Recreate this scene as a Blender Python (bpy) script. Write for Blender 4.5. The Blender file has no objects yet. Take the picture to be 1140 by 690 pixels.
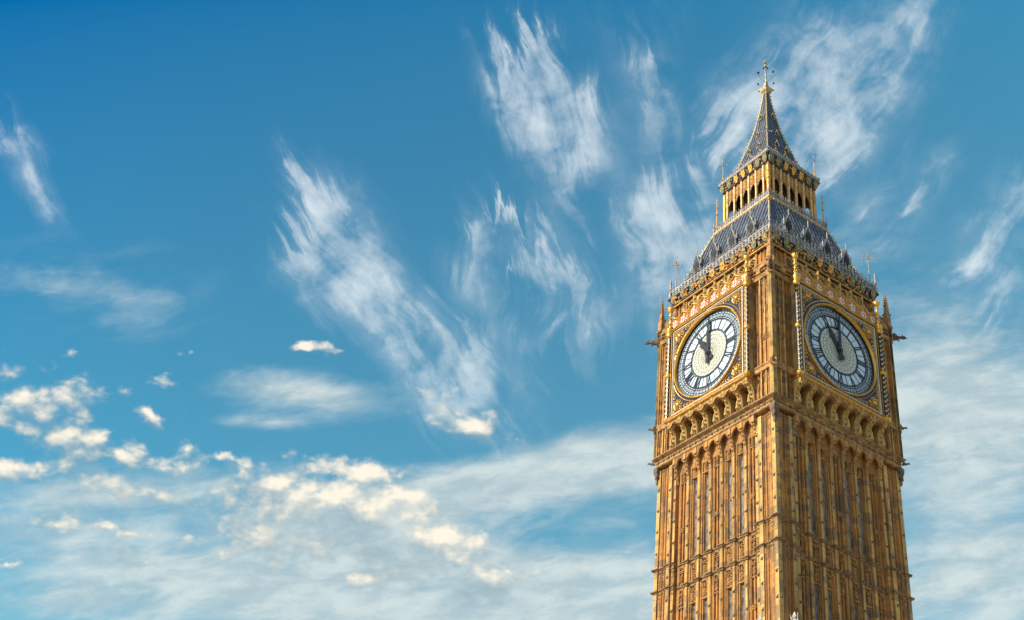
import bpy, math, random
from mathutils import Vector, Matrix
R_ = math.radians
scn = bpy.context.scene
COL = scn.collection

# ------------------------------------------------------------------ camera
FPX = 1366.52
cd = bpy.data.cameras.new("camera"); cam = bpy.data.objects.new("camera", cd); COL.objects.link(cam)
AZ, PIT, ROLL = 1.04714, 0.641567, 0.132062
FW = Vector((math.cos(PIT)*math.cos(AZ), math.cos(PIT)*math.sin(AZ), math.sin(PIT)))
_r = Vector((math.sin(AZ), -math.cos(AZ), 0)); _u = _r.cross(FW)
RT = math.cos(ROLL)*_r + math.sin(ROLL)*_u
UP = -math.sin(ROLL)*_r + math.cos(ROLL)*_u
CP = Vector((-56.0966, -56.1282, 1.7))
cam.matrix_world = Matrix(((RT.x, UP.x, -FW.x, CP.x), (RT.y, UP.y, -FW.y, CP.y), (RT.z, UP.z, -FW.z, CP.z), (0, 0, 0, 1)))
cd.sensor_fit = 'HORIZONTAL'; cd.sensor_width = 36.0; cd.lens = 36.0*FPX/1140.0
cd.clip_start = 0.1; cd.clip_end = 20000
scn.camera = cam
scn.view_settings.view_transform = 'Standard'; scn.view_settings.look = 'None'
scn.view_settings.exposure = 0.45; scn.view_settings.gamma = 1.0; scn.view_settings.use_curve_mapping = False

# ------------------------------------------------------------------ sun
SUN_A, SUN_E = 9.0, 33.0        # degrees past the normal of the lit face; elevation
sdir = Vector((-math.cos(R_(SUN_A))*math.cos(R_(SUN_E)), math.sin(R_(SUN_A))*math.cos(R_(SUN_E)), math.sin(R_(SUN_E))))
sl = bpy.data.lights.new("sun", 'SUN'); sl.energy = 4.6; sl.angle = R_(0.55); sl.color = (1.0, 0.87, 0.68)
so = bpy.data.objects.new("sun", sl); COL.objects.link(so)
so.rotation_euler = sdir.to_track_quat('Z', 'Y').to_euler(); so.location = (-200, 60, 160)

# ------------------------------------------------------------------ node helper
class NT:
    def __init__(s, nt): s.nt = nt; s.n = nt.nodes; s.l = nt.links
    def node(s, t, **k):
        n = s.n.new(t)
        for a, b in k.items(): setattr(n, a, b)
        return n
    def put(s, sock, v):
        if v is None: return
        if isinstance(v, bpy.types.NodeSocket): s.l.new(v, sock)
        else: sock.default_value = v
    def math(s, op, a, b=None, c=None, clamp=False):
        n = s.node('ShaderNodeMath', operation=op); n.use_clamp = clamp
        for i, v in enumerate((a, b, c)): s.put(n.inputs[i], v)
        return n.outputs[0]
    def vmath(s, op, a, b=None, c=None):
        n = s.node('ShaderNodeVectorMath', operation=op)
        s.put(n.inputs[0], a); s.put(n.inputs[1], b)
        if c is not None:
            if op == 'SCALE': s.put(n.inputs[3], c)
            else: s.put(n.inputs[2], c)
        return n.outputs[1] if op in ('DOT_PRODUCT', 'LENGTH') else n.outputs[0]
    def mix(s, f, a, b, blend='MIX'):
        n = s.node('ShaderNodeMix', data_type='RGBA', blend_type=blend)
        s.put(n.inputs[0], f); s.put(n.inputs[6], a); s.put(n.inputs[7], b)
        return n.outputs[2]
    def noise(s, vec, scale=1, detail=4, rough=.5, dist=0., lac=2.0, col=False):
        n = s.node('ShaderNodeTexNoise'); s.put(n.inputs['Vector'], vec)
        n.inputs['Scale'].default_value = scale; n.inputs['Detail'].default_value = detail
        n.inputs['Roughness'].default_value = rough; n.inputs['Distortion'].default_value = dist
        n.inputs['Lacunarity'].default_value = lac
        return n.outputs['Color' if col else 'Fac']
    def mapping(s, vec, loc=(0,0,0), rot=(0,0,0), sc=(1,1,1), typ='POINT'):
        n = s.node('ShaderNodeMapping', vector_type=typ); s.put(n.inputs[0], vec)
        n.inputs[1].default_value = loc; n.inputs[2].default_value = rot; n.inputs[3].default_value = sc
        return n.outputs[0]
    def range(s, v, a, b, c=0., d=1., t='SMOOTHSTEP'):
        n = s.node('ShaderNodeMapRange', interpolation_type=t); s.put(n.inputs[0], v)
        for i, x in enumerate((a, b, c, d)): s.put(n.inputs[i+1], x)
        return n.outputs[0]

# ------------------------------------------------------------------ world: Nishita sky with clouds by direction
w = bpy.data.worlds.new("World"); scn.world = w; w.use_nodes = True
w.cycles.sampling_method = 'MANUAL'; w.cycles.sample_map_resolution = 256
N = NT(w.node_tree); N.n.clear()
out = N.node('ShaderNodeOutputWorld'); bg = N.node('ShaderNodeBackground'); N.l.new(bg.outputs[0], out.inputs[0])
sky = N.node('ShaderNodeTexSky', sky_type='NISHITA'); sky.sun_disc = False
sky.sun_elevation = R_(SUN_E); sky.sun_rotation = math.atan2(sdir.x, sdir.y)
sky.air_density = 1.0; sky.dust_density = 0.3; sky.ozone_density = 2.5
tc = N.node('ShaderNodeTexCoord').outputs['Generated']
df = N.math('MAXIMUM', N.vmath('DOT_PRODUCT', tc, tuple(FW)), 0.08)
dU = N.math('DIVIDE', N.math('MULTIPLY', N.vmath('DOT_PRODUCT', tc, tuple(RT)), FPX/100), df)
dV = N.math('DIVIDE', N.math('MULTIPLY', N.vmath('DOT_PRODUCT', tc, tuple(UP)), FPX/100), df)
cx = N.node('ShaderNodeCombineXYZ'); N.l.new(dU, cx.inputs[0]); N.l.new(dV, cx.inputs[1])
Q = cx.outputs[0]                       # direction in a gnomonic chart of the sky around a fixed direction
def warp(vec, scale, amp, detail=3, rough=.55):
    c = N.noise(vec, scale, detail, rough, col=True)
    return N.vmath('ADD', vec, N.vmath('SCALE', N.vmath('SUBTRACT', c, (.5, .5, .5)), None, amp))
def blobs(vec, lst, grow=1.0):
    acc = None
    for (x, y, rx, ry, ang, amp) in lst:
        m = N.mapping(vec, ((x-570)/100, (345-y)/100, 0), (0, 0, R_(ang)), (rx*grow/100, ry*grow/100, 1), 'TEXTURE')
        g = N.node('ShaderNodeTexGradient', gradient_type='QUADRATIC_SPHERE'); N.l.new(m, g.inputs[0])
        sm = N.math('MULTIPLY', g.outputs[1], amp)
        acc = sm if acc is None else N.math('ADD', acc, sm)
    return acc
W1 = warp(Q, .8, .45, 4, .6)
# cirrus streaks running down to the right
A = [(385,280,110,48,-57,1.0),(345,295,70,30,-40,.7),(420,340,120,38,-54,.95),(470,375,95,44,-45,.8),(365,235,75,26,-58,.8),
     (520,405,100,62,-35,1.2),(505,455,70,34,-28,.9),(30,190,80,20,-58,1.1),(10,150,34,20,-20,1.0),(425,260,70,30,-60,.4),(330,325,50,26,-50,.6)]
# steep streaks
B = [(598,105,80,56,-60,1.1),(625,150,100,58,-70,1.1),(650,160,80,26,75,.7),(560,105,70,30,-50,.8),(622,225,100,44,-85,.4),(592,70,50,28,-20,.8),(735,85,95,40,80,.7),
     (700,60,80,36,-55,.6),(715,140,80,40,85,.4),(772,225,115,64,72,1.05),(728,262,105,52,-65,.95),(750,320,100,70,90,.9),(600,300,70,40,-50,.9),
     (648,330,66,34,-50,.9),(625,385,60,28,-10,.6),(525,285,85,34,80,.9),(545,350,80,30,-75,.5),(565,420,80,40,80,.45),(565,248,26,12,-10,1.2),(570,320,22,14,0,.7)]
# fan running up to the right
C_ = [(925,105,160,78,52,1.2),(900,60,100,50,-60,.6),(1000,55,95,30,62,.8),(840,120,60,70,60,.8),(955,140,90,44,50,.7),(890,165,90,60,50,.9),
     (1030,215,85,22,62,1.0),(955,250,70,30,50,.8),(1135,225,60,36,45,.7),(1110,260,130,55,50,.6),(1130,320,100,80,50,.6),(805,130,50,70,0,.6)]
def streak(vec, ang, seed, s=1.0, stretch=4.0):
    v = N.mapping(vec, (seed, seed*.7, 0), (0, 0, R_(ang)), (1/s, 1/(s*stretch), 1), 'TEXTURE')
    return N.noise(v, 1.0, 9, .60, .25)
W2 = warp(warp(Q, .45, 1.1, 2), 1.5, .28, 4, .5)
LN = N.noise(warp(Q, 1.2, .5, 3), 1.35, 9, .60)      # patchiness
def wisp(m, n):
    mm = N.math('MINIMUM', m, 1.0)
    f = N.math('ADD', N.math('MULTIPLY', n, .62), N.math('MULTIPLY', LN, .38))
    lo = N.math('SUBTRACT', .615, N.math('MULTIPLY', mm, .195))
    v = N.range(f, lo, N.math('ADD', lo, .34), 0, 1, 'LINEAR')
    return N.math('MULTIPLY', v, N.range(m, 0.0, .8))
def layer(lst, ang, seed, grow):
    """fibres that run along ang; their ends are drawn out along the fibres, so that they feather away"""
    n = streak(W2, ang, seed, .95, 4.6)
    n2 = streak(W2, ang, seed+20, .35, 9.0)
    d = (math.cos(R_(ang)), math.sin(R_(ang)), 0)
    off = N.math('MULTIPLY', N.math('ADD', N.math('SUBTRACT', n, .5), N.math('MULTIPLY', N.math('SUBTRACT', n2, .5), 1.0)), 1.9)
    vv = N.vmath('ADD', W1, N.vmath('SCALE', d, None, off))
    m = blobs(vv, lst, grow)
    f = N.math('ADD', N.math('MULTIPLY', n, .7), N.math('MULTIPLY', n2, .3))
    return m, wisp(m, f)
mA, dA = layer(A, -54, 3.1, 1.72)
mB, dB = layer(B, -76, 7.7, 1.62)
mC, dC = layer(C_, 52, 12.3, 1.75)
mx = N.math('MAXIMUM', N.math('MAXIMUM', mA, mB), mC)
veil = N.math('MULTIPLY', N.math('MULTIPLY', N.range(mx, 0.0, 1.1), N.range(LN, .26, .70)), .42)
cir = N.math('MULTIPLY', N.math('MAXIMUM', N.math('MAXIMUM', dA, dB), dC), .92)
cir = N.math('MINIMUM', N.math('ADD', cir, veil), .94)
# soft sheets of stratus
S_ = [(650,518,280,34,9,1.9),(770,510,240,50,9,.9),(540,545,150,22,8,.8),(650,650,230,90,0,.65),(1080,470,190,120,0,1.2),(1100,640,220,110,0,1.1),(620,672,260,50,3,.8),(110,320,180,70,-14,.40),(330,650,330,80,0,1.1),(430,610,120,50,-22,.8),
      (120,548,280,40,0,.9),(60,600,240,40,0,.5),(80,655,260,50,0,.6),(440,600,150,80,-20,.9),(900,330,260,190,0,.35),(345,436,115,28,-4,1.2),(300,470,70,11,0,.7),(590,690,400,60,0,.7),(1040,430,150,60,0,.5)]
wS = warp(Q, .55, .30, 4, .5)
mS = blobs(wS, S_, 1.6)
nS = N.noise(warp(N.mapping(Q, (5, 2, 0), (0, 0, R_(8)), (1.25, .45, 1), 'TEXTURE'), .9, .5, 3), 1.3, 8, .6, .3)
dS = N.math('MULTIPLY', N.range(N.math('ADD', mS, N.math('MULTIPLY', N.math('SUBTRACT', nS, .5), 1.25)), .03, 1.0), .88)
dS = N.math('MULTIPLY', dS, N.range(mS, 0, .3))
# puffy clouds low on the left, lit from upper left
D = [(20,448,70,60,0,1.2),(128,433,70,18,8,1.1),(165,463,38,12,-30,1.1),(85,482,36,18,0,1.1),(130,504,56,19,-8,1.1),(40,528,140,26,-6,1.3),(160,550,80,16,-4,.9),(60,582,85,20,-4,1.15),
     (195,520,50,16,0,.9),(375,556,95,46,-6,2.4),(450,588,95,34,-30,2.2),(290,603,100,30,0,1.0),(505,622,60,36,-30,1.1),(340,388,32,11,0,1.2),(376,388,26,9,0,1.1),(500,455,80,34,-28,1.0),(330,585,150,50,-8,.55),(470,640,120,46,-10,.5),(90,470,150,60,0,.25),
     (520,475,44,18,-10,1.0),(270,533,30,14,0,1.0),(205,494,18,9,0,1.0),(78,387,18,8,0,.9),(560,640,60,24,0,.6),(150,592,60,16,0,.8),(10,632,34,10,0,.9),(200,394,24,6,0,.8),(700,650,60,20,0,.5),
     (170,620,60,12,0,.7),(240,505,20,6,0,.7),(420,640,120,30,0,.6)]
def puff(off):
    base = N.mapping(Q, loc=off)
    m = blobs(warp(base, 1.5, .40, 5, .62), D, 2.0)
    bw = N.mapping(warp(base, 3.0, .16, 4), (1.7, 9.1, 0), sc=(1.0, 1.5, 1))
    n = N.noise(bw, 1.7, 10, .60, .1)
    vo = N.node('ShaderNodeTexVoronoi', feature='SMOOTH_F1', voronoi_dimensions='2D'); N.l.new(bw, vo.inputs['Vector'])
    vo.inputs['Scale'].default_value = 2.2; vo.inputs['Detail'].default_value = 2.5; vo.inputs['Roughness'].default_value = .55; vo.inputs['Smoothness'].default_value = .35
    n = N.math('ADD', N.math('MULTIPLY', n, .72), N.math('MULTIPLY', N.math('SUBTRACT', .80, vo.outputs['Distance']), .38))
    return m, n, N.math('ADD', N.math('MULTIPLY', N.math('MINIMUM', m, 1.15), 1.0), N.math('MULTIPLY', N.math('SUBTRACT', n, .5), 2.3))
m0, n0, p0 = puff((0, 0, 0)); m1, n1, p1 = puff((-.05, .15, 0))
rel = N.math('ADD', N.math('MULTIPLY', N.math('SUBTRACT', m0, m1), 1.0), N.math('MULTIPLY', N.math('SUBTRACT', n0, n1), 2.0))
shade = N.range(N.math('ADD', rel, N.math('MULTIPLY', N.range(p0, .2, 1.5, 0, 1, 'LINEAR'), .28)), -.20, 1.02, 0, 1, 'LINEAR')
dD = N.math('MULTIPLY', N.math('MULTIPLY', N.range(p0, .20, 1.0), N.range(m0, 0, .3)), N.math('ADD', .52, N.math('MULTIPLY', shade, .60), None, True))
# sky colour: Nishita tinted a deeper blue in this part of the sky
gx = N.range(dU, -5.7, 5.7, 0, 1, 'LINEAR'); gy = N.math('POWER', N.range(dV, 3.45, -3.45, 0, 1, 'LINEAR'), .62)
top = N.mix(gx, (0.002, .70, 1.02, 1), (.46, 1.70, 1.58, 1))
bot = N.mix(gx, (.58, 1.46, 1.22, 1), (1.05, 1.60, 1.22, 1))
near = N.range(N.vmath('DOT_PRODUCT', tc, tuple(FW)), .45, .88)
tint = N.mix(near, (1.75, 1.5, 1.2, 1), N.mix(gy, top, bot))  # sky away from the view brightened and warmed, added fill for the shaded face
skyc = N.mix(1.0, sky.outputs[0], tint, 'MULTIPLY')
skyc = N.vmath('SCALE', skyc, None, 0.105)
nT = N.noise(warp(N.mapping(Q, (2, 8, 0), (0, 0, R_(6)), (1.3, .5, 1), 'TEXTURE'), 1.2, .4, 3), 1.6, 9, .62, .2)
sheet = N.mix(N.range(N.math('ADD', nT, N.math('MULTIPLY', N.math('SUBTRACT', nS, .5), .5)), .36, .66), (.35, .44, .47, 1), (.52, .58, .57, 1))
c1 = N.mix(dS, skyc, sheet)
c2 = N.mix(cir, c1, (.53, .60, .64, 1))
cum = N.mix(shade, (.22, .32, .37, 1), (.74, .69, .58, 1))
c3 = N.mix(dD, c2, cum)
N.l.new(c3, bg.inputs[0]); bg.inputs[1].default_value = 1.0
SKYN = N

# ------------------------------------------------------------------ materials
def mat(name, base, rough=.7, metal=0., var=None, bump=0., bscale=8., spec=.5, build=None):
    m = bpy.data.materials.new(name); m.use_nodes = True
    n = NT(m.node_tree); b = m.node_tree.nodes['Principled BSDF']
    b.inputs['Roughness'].default_value = rough; b.inputs['Metallic'].default_value = metal
    b.inputs['Specular IOR Level'].default_value = spec
    co = n.node('ShaderNodeTexCoord').outputs['Object']
    col = base + (1,)
    if var:
        nz = n.noise(co, var[0], 5, .6)
        f = n.range(nz, .35, .68)
        col = n.mix(f, base + (1,), var[1] + (1,))
    if build: col = build(n, co, b, col)
    n.put(b.inputs['Base Color'], col)
    if bump:
        bp = n.node('ShaderNodeBump'); bp.inputs['Strength'].default_value = bump; bp.inputs['Distance'].default_value = .03
        n.l.new(n.noise(co, bscale, 5, .6), bp.inputs['Height']); n.l.new(bp.outputs[0], b.inputs['Normal'])
    return m

def stone(name, c1, c2, cg, amt):
    m = bpy.data.materials.new(name); m.use_nodes = True
    n = NT(m.node_tree); b = m.node_tree.nodes['Principled BSDF']; b.inputs['Roughness'].default_value = .85
    b.inputs['Specular IOR Level'].default_value = .25
    co = n.node('ShaderNodeTexCoord').outputs['Object']
    sep = n.node('ShaderNodeSeparateXYZ'); n.l.new(co, sep.inputs[0])
    # ashlar courses: coursed random blocks 0.42 m high
    cz = n.math('DIVIDE', sep.outputs[2], .42); row = n.math('FLOOR', cz)
    hor = n.math('ADD', n.math('ADD', sep.outputs[0], n.math('MULTIPLY', sep.outputs[1], 1.0)), n.math('MULTIPLY', row, .373))
    ch = n.math('DIVIDE', hor, .62); colm = n.math('FLOOR', ch)
    cc = n.node('ShaderNodeCombineXYZ'); n.l.new(row, cc.inputs[0]); n.l.new(colm, cc.inputs[1])
    wn = n.node('ShaderNodeTexWhiteNoise', noise_dimensions='3D'); n.l.new(cc.outputs[0], wn.inputs[0])
    rnd = wn.outputs[0]
    base = n.mix(rnd, c1 + (1,), c2 + (1,))
    base = n.mix(n.math('MULTIPLY', n.math('GREATER_THAN', wn.outputs[0], .86), .45), base, tuple(min(.8, x*1.25+.04) for x in c1) + (1,))
    # some replaced / soot-greyed blocks, clustered
    cl = n.noise(co, .55, 3, .6)
    grey = n.math('GREATER_THAN', n.math('ADD', n.math('MULTIPLY', rnd, .55), cl), amt)
    base = n.mix(n.math('MULTIPLY', grey, .85), base, cg + (1,))
    # mottling
    mo = n.noise(co, 3.0, 6, .65)
    base = n.mix(n.range(mo, .35, .7, 0, .45), base, tuple(x*.62 for x in c2) + (1,))
    # soot streaks running down
    st = n.noise(n.mapping(co, sc=(3.2, 3.2, .22)), 1.0, 4, .6)
    base = n.mix(n.range(st, .46, .70, 0, .72), base, (.105, .07, .045, 1))
    big = n.noise(n.mapping(co, sc=(1, 1, .6)), .35, 3, .6)
    base = n.mix(n.range(big, .42, .66, 0, .42), base, (.20, .115, .05, 1))
    fine = n.noise(co, 18.0, 4, .7)
    base = n.mix(n.range(fine, .4, .75, 0, .3), base, (.08, .05, .03, 1))
    # mortar joints
    fz = n.math('FRACT', cz); fh = n.math('FRACT', ch)
    j = n.math('MAXIMUM', n.math('LESS_THAN', fz, .035), n.math('LESS_THAN', fh, .025))
    base = n.mix(n.math('MULTIPLY', j, .5), base, (.09, .06, .04, 1))
    n.put(b.inputs['Base Color'], base)
    bp = n.node('ShaderNodeBump'); bp.inputs['Strength'].default_value = .6; bp.inputs['Distance'].default_value = .04
    h = n.math('SUBTRACT', n.noise(co, 7, 6, .7), n.math('MULTIPLY', j, .4))
    n.l.new(h, bp.inputs['Height']); n.l.new(bp.outputs[0], b.inputs['Normal'])
    return m
M = {}
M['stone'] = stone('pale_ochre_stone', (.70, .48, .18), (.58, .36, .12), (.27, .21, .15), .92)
M['warm'] = stone('recess_tinted_stone', (.56, .275, .08), (.44, .195, .055), (.20, .14, .09), .90)  # deeper orange of light bounced in recesses, put into the walls behind the mouldings
M['carved'] = mat('carved_stone', (.48, .28, .10), .85, var=(2.5, (.19, .105, .045)), bump=.8, bscale=14)
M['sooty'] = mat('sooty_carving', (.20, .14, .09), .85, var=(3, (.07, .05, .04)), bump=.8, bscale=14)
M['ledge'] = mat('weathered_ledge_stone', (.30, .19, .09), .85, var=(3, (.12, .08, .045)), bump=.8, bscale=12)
M['dark'] = mat('dark_interior', (.03, .025, .022), .9)
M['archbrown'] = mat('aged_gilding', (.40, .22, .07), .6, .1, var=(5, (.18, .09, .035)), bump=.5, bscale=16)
M['inner'] = mat('gilded_brown_paint', (.26, .13, .05), .7, var=(2, (.12, .06, .03)))
M['gold'] = mat('gold_leaf', (.80, .47, .10), .40, .75, var=(6, (.55, .28, .05)), bump=.5, bscale=16)
M['goldpaint'] = mat('gold_paint', (.72, .42, .09), .5, .15, var=(5, (.40, .20, .05)), bump=.5, bscale=18)
M['rust'] = mat('red_gilt', (.42, .13, .03), .5, .2, var=(6, (.60, .33, .06)), bump=.5, bscale=18)
M['cream'] = mat('cream_paint', (.74, .66, .52), .5, var=(6, (.55, .42, .30)))
M['bead'] = mat('cream_gold_bead', (.74, .62, .34), .45, .1, var=(6, (.55, .42, .20)))
M['colpaint'] = mat('pale_gilded_paint', (.76, .58, .34), .5, .1, var=(4, (.55, .33, .11)))
M['rose'] = mat('rose_paint', (.52, .20, .14), .55, var=(7, (.68, .46, .34)))
M['white'] = mat('white_paint', (.78, .76, .72), .5)
M['red'] = mat('red_paint', (.50, .05, .04), .5)
M['green'] = mat('green_enamel', (.045, .16, .12), .45, var=(5, (.10, .20, .13)))
M['navy'] = mat('prussian_blue_paint', (.012, .02, .045), .35)
M['black'] = mat('black_iron', (.012, .017, .032), .4)
def roofbuild(n, co, b, col):
    st = n.noise(n.mapping(co, sc=(2, 2, .5)), 1.4, 5, .6)
    n.put(b.inputs['Roughness'], n.range(st, .3, .7, .30, .5))
    return n.mix(n.range(st, .35, .7), (.028, .048, .088, 1), (.105, .13, .165, 1))
M['roof'] = mat('cast_iron_roof', (.2, .2, .2), .45, 0., spec=.3, build=roofbuild, bump=.2, bscale=6)
M['rib'] = mat('iron_roof_rib', (.19, .205, .235), .5, 0., spec=.3, var=(3, (.07, .085, .12)))
M['iron'] = mat('pale_painted_iron', (.50, .47, .44), .5, 0., var=(5, (.13, .13, .145)))
M['giltiron'] = mat('gilt_edge_iron', (.62, .50, .26), .5, .3, var=(5, (.30, .24, .12)))
def opal(n, co, b, col):
    z = n.noise(co, 3.5, 3, .6)
    return n.mix(n.range(z, .3, .7), (.60, .74, .84, 1), (.44, .58, .72, 1))
M['opal'] = mat('opal_glass', (.7, .7, .7), .22, build=opal)
M['opal2'] = mat('opal_glass_centre', (.60, .62, .54), .35, var=(2, (.52, .56, .50)))
M['tracery'] = mat('dial_tracery', (.16, .19, .20), .5)
M['glass'] = mat('leaded_window_glass', (.22, .22, .225), .3, 0., spec=.4, var=(3, (.07, .075, .09)))
M['asphalt'] = mat('asphalt', (.05, .05, .052), .9, var=(.5, (.065, .064, .062)), bump=.3)
M['grass'] = mat('lawn', (.06, .10, .03), .9, var=(.4, (.09, .12, .04)), bump=.4)
M['pave'] = mat('paving', (.36, .30, .23), .85, var=(1.5, (.42, .36, .28)), bump=.3)

# ------------------------------------------------------------------ mesh builder
class MB:
    def __init__(s): s.v = []; s.f = []; s.m = []; s.mi = 0; s.cuts = [(0, 0)]
    def cut(s): s.cuts.append((len(s.v), len(s.f)))        # what follows is the next piece of its own
    def pieces(s):
        ends = s.cuts[1:] + [(len(s.v), len(s.f))]; res = []
        for (v0, f0), (v1, f1) in zip(s.cuts, ends):
            if f1 <= f0: continue
            q = MB(); q.v = s.v[v0:v1]; q.f = [tuple(i-v0 for i in f) for f in s.f[f0:f1]]; q.m = s.m[f0:f1]; res.append(q)
        return res
    def add(s, vs, fs):
        o = len(s.v); s.v += [tuple(p) for p in vs]
        for f in fs: s.f.append(tuple(i+o for i in f)); s.m.append(s.mi)
    def box(s, x0, x1, y0, y1, z0, z1):
        if x0 > x1: x0, x1 = x1, x0
        if y0 > y1: y0, y1 = y1, y0
        s.add([(x0,y0,z0),(x1,y0,z0),(x1,y1,z0),(x0,y1,z0),(x0,y0,z1),(x1,y0,z1),(x1,y1,z1),(x0,y1,z1)],
              [(0,3,2,1),(4,5,6,7),(0,1,5,4),(1,2,6,5),(2,3,7,6),(3,0,4,7)])
    def fb(s, u0, u1, d0, d1, z0, z1): s.box(u0, u1, -d1, -d0, z0, z1)     # face-local: u along, d out from the axis
    def extr(s, poly, fn, a, b):
        n = len(poly)
        vs = [fn(p, a) for p in poly] + [fn(p, b) for p in poly]
        fs = [tuple(range(n))[::-1], tuple(range(n, 2*n))] + [(i, (i+1) % n, n+(i+1) % n, n+i) for i in range(n)]
        s.add(vs, fs)
    def pz(s, poly, d0, d1): s.extr(poly, lambda p, c: (p[0], -c, p[1]), d1, d0)         # polygon in (u,z)
    def pd(s, poly, u0, u1): s.extr(poly, lambda p, c: (c, -p[0], p[1]), u0, u1)         # polygon in (d,z)
    def plan(s, poly, z0, z1): s.extr(poly, lambda p, c: (p[0], p[1], c), z0, z1)        # polygon in (x,y)
    def tube(s, pts, r, n=6, r2=None, closed=False):
        pts = [Vector(p) for p in pts]; k = len(pts); vs = []; rings = k
        for i, p in enumerate(pts):
            if closed: t = pts[(i+1) % k]-pts[i-1]
            else: t = pts[min(i+1, k-1)]-pts[max(i-1, 0)]
            t = t.normalized() if t.length > 1e-9 else Vector((0,0,1))
            a = Vector((0,0,1)) if abs(t.z) < .9 else Vector((1,0,0))
            x = t.cross(a).normalized(); y = t.cross(x)
            rr = r if r2 is None else r+(r2-r)*i/max(1, k-1)
            vs += [p+(x*math.cos(2*math.pi*j/n+.4)+y*math.sin(2*math.pi*j/n+.4))*rr for j in range(n)]
        fs = []
        for i in range(k if closed else k-1):
            for j in range(n):
                a = i*n+j; b = i*n+(j+1) % n; c = ((i+1) % k)*n+(j+1) % n; d = ((i+1) % k)*n+j
                fs.append((a, b, c, d))
        if not closed: fs += [tuple(range(n))[::-1], tuple(range((k-1)*n, k*n))]
        s.add(vs, fs)
    def ball(s, c, r, sx=1, sy=1, sz=1, n=7, m=4):
        vs = [(c[0], c[1], c[2]-r*sz)]
        for i in range(1, m):
            a = math.pi*i/m
            for j in range(n):
                b = 2*math.pi*j/n
                vs.append((c[0]+r*sx*math.sin(a)*math.cos(b), c[1]+r*sy*math.sin(a)*math.sin(b), c[2]-r*sz*math.cos(a)))
        vs.append((c[0], c[1], c[2]+r*sz)); t = len(vs)-1; fs = []
        for j in range(n): fs.append((0, 1+(j+1) % n, 1+j)); fs.append((t, 1+(m-2)*n+j, 1+(m-2)*n+(j+1) % n))
        for i in range(m-2):
            for j in range(n): fs.append((1+i*n+j, 1+i*n+(j+1) % n, 1+(i+1)*n+(j+1) % n, 1+(i+1)*n+j))
        s.add(vs, fs)
    def lathe(s, prof, c=(0,0), n=12, rot=0.):
        vs = []
        for r, z in prof: vs += [(c[0]+r*math.cos(2*math.pi*j/n+rot), c[1]+r*math.sin(2*math.pi*j/n+rot), z) for j in range(n)]
        fs = []
        for i in range(len(prof)-1):
            for j in range(n): fs.append((i*n+j, i*n+(j+1) % n, (i+1)*n+(j+1) % n, (i+1)*n+j))
        fs += [tuple(range(n))[::-1], tuple(range((len(prof)-1)*n, len(prof)*n))]
        s.add(vs, fs)
    def sq(s, prof, c=(0, 0)):                     # square loft: (half width, z)
        s.lathe([(r*math.sqrt(2), z) for r, z in prof], c, 4, math.pi/4)
    def circ(s, u, z, d, R, r, n=16, k=5, a0=0, a1=360):   # hoop in the face plane
        cl = abs(a1-a0) >= 359.9; q = n if cl else n+1
        s.tube([(u+R*math.cos(R_(a0+(a1-a0)*i/n)), -d, z+R*math.sin(R_(a0+(a1-a0)*i/n))) for i in range(q)], r, k, closed=cl)
    def annulus(s, u, z, r0, r1, d0, d1, n=96):    # flat ring plate in the face plane
        vs = []
        for i in range(n):
            a = 2*math.pi*i/n; c, q = math.cos(a), math.sin(a)
            vs += [(u+r0*c, -d1, z+r0*q), (u+r1*c, -d1, z+r1*q), (u+r1*c, -d0, z+r1*q), (u+r0*c, -d0, z+r0*q)]
        fs = []
        for i in range(n):
            a = 4*i; b = 4*((i+1) % n)
            for j in range(4): fs.append((a+j, a+(j+1) % 4, b+(j+1) % 4, b+j))
        s.add(vs, fs)
    def mesh(s, name, mats, smooth=False):
        me = bpy.data.meshes.new(name); me.from_pydata(s.v, [], s.f)
        for m in mats: me.materials.append(M[m])
        me.polygons.foreach_set('material_index', s.m)
        me.validate(); me.update()
        import bmesh
        b = bmesh.new(); b.from_mesh(me); bmesh.ops.recalc_face_normals(b, faces=b.faces); b.to_mesh(me); b.free()
        if smooth:
            me.polygons.foreach_set('use_smooth', [True]*len(me.polygons)); me.set_sharp_from_angle(angle=.75)
        return me
def obj(name, mb, mats, parent=None, rot=0, smooth=False, loc=None):
    if isinstance(mb, MB) and len(mb.cuts) > 1:
        for q in mb.pieces(): o = obj(name, q, mats, parent, rot, smooth, loc)
        return o
    if isinstance(mats, str): mats = [mats]
    me = mb if isinstance(mb, bpy.types.Mesh) else mb.mesh(name, mats, smooth)
    o = bpy.data.objects.new(name, me); COL.objects.link(o)
    if parent: o.parent = parent
    o.rotation_euler = (0, 0, rot)
    if loc: o.location = loc
    return o
def tag(o, label=None, cat=None, group=None, kind=None):
    if label: o['label'] = label
    if cat: o['category'] = cat
    if group: o['group'] = group
    if kind: o['kind'] = kind
FACES = [0, -math.pi/2]                    # the two faces one can see
ALL = [0, -math.pi/2, math.pi/2, math.pi]
CORN = [(-1, -1), (-1, 1), (1, -1), (1, 1)]
def copies(o, rots):
    outl = [o]
    for r in rots:
        c = o.copy(); COL.objects.link(c); c.parent = o.parent; c.rotation_euler = (0, 0, r); outl.append(c)
        for ch in o.children:
            d = ch.copy(); COL.objects.link(d); d.parent = c
    return outl
def face_parts(name, mb, mats, parent, rots=FACES, smooth=False):
    for q in mb.pieces():
        o = obj(name, q, mats, parent, rots[0], smooth); copies(o, rots[1:])

random.seed(4)
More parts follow.
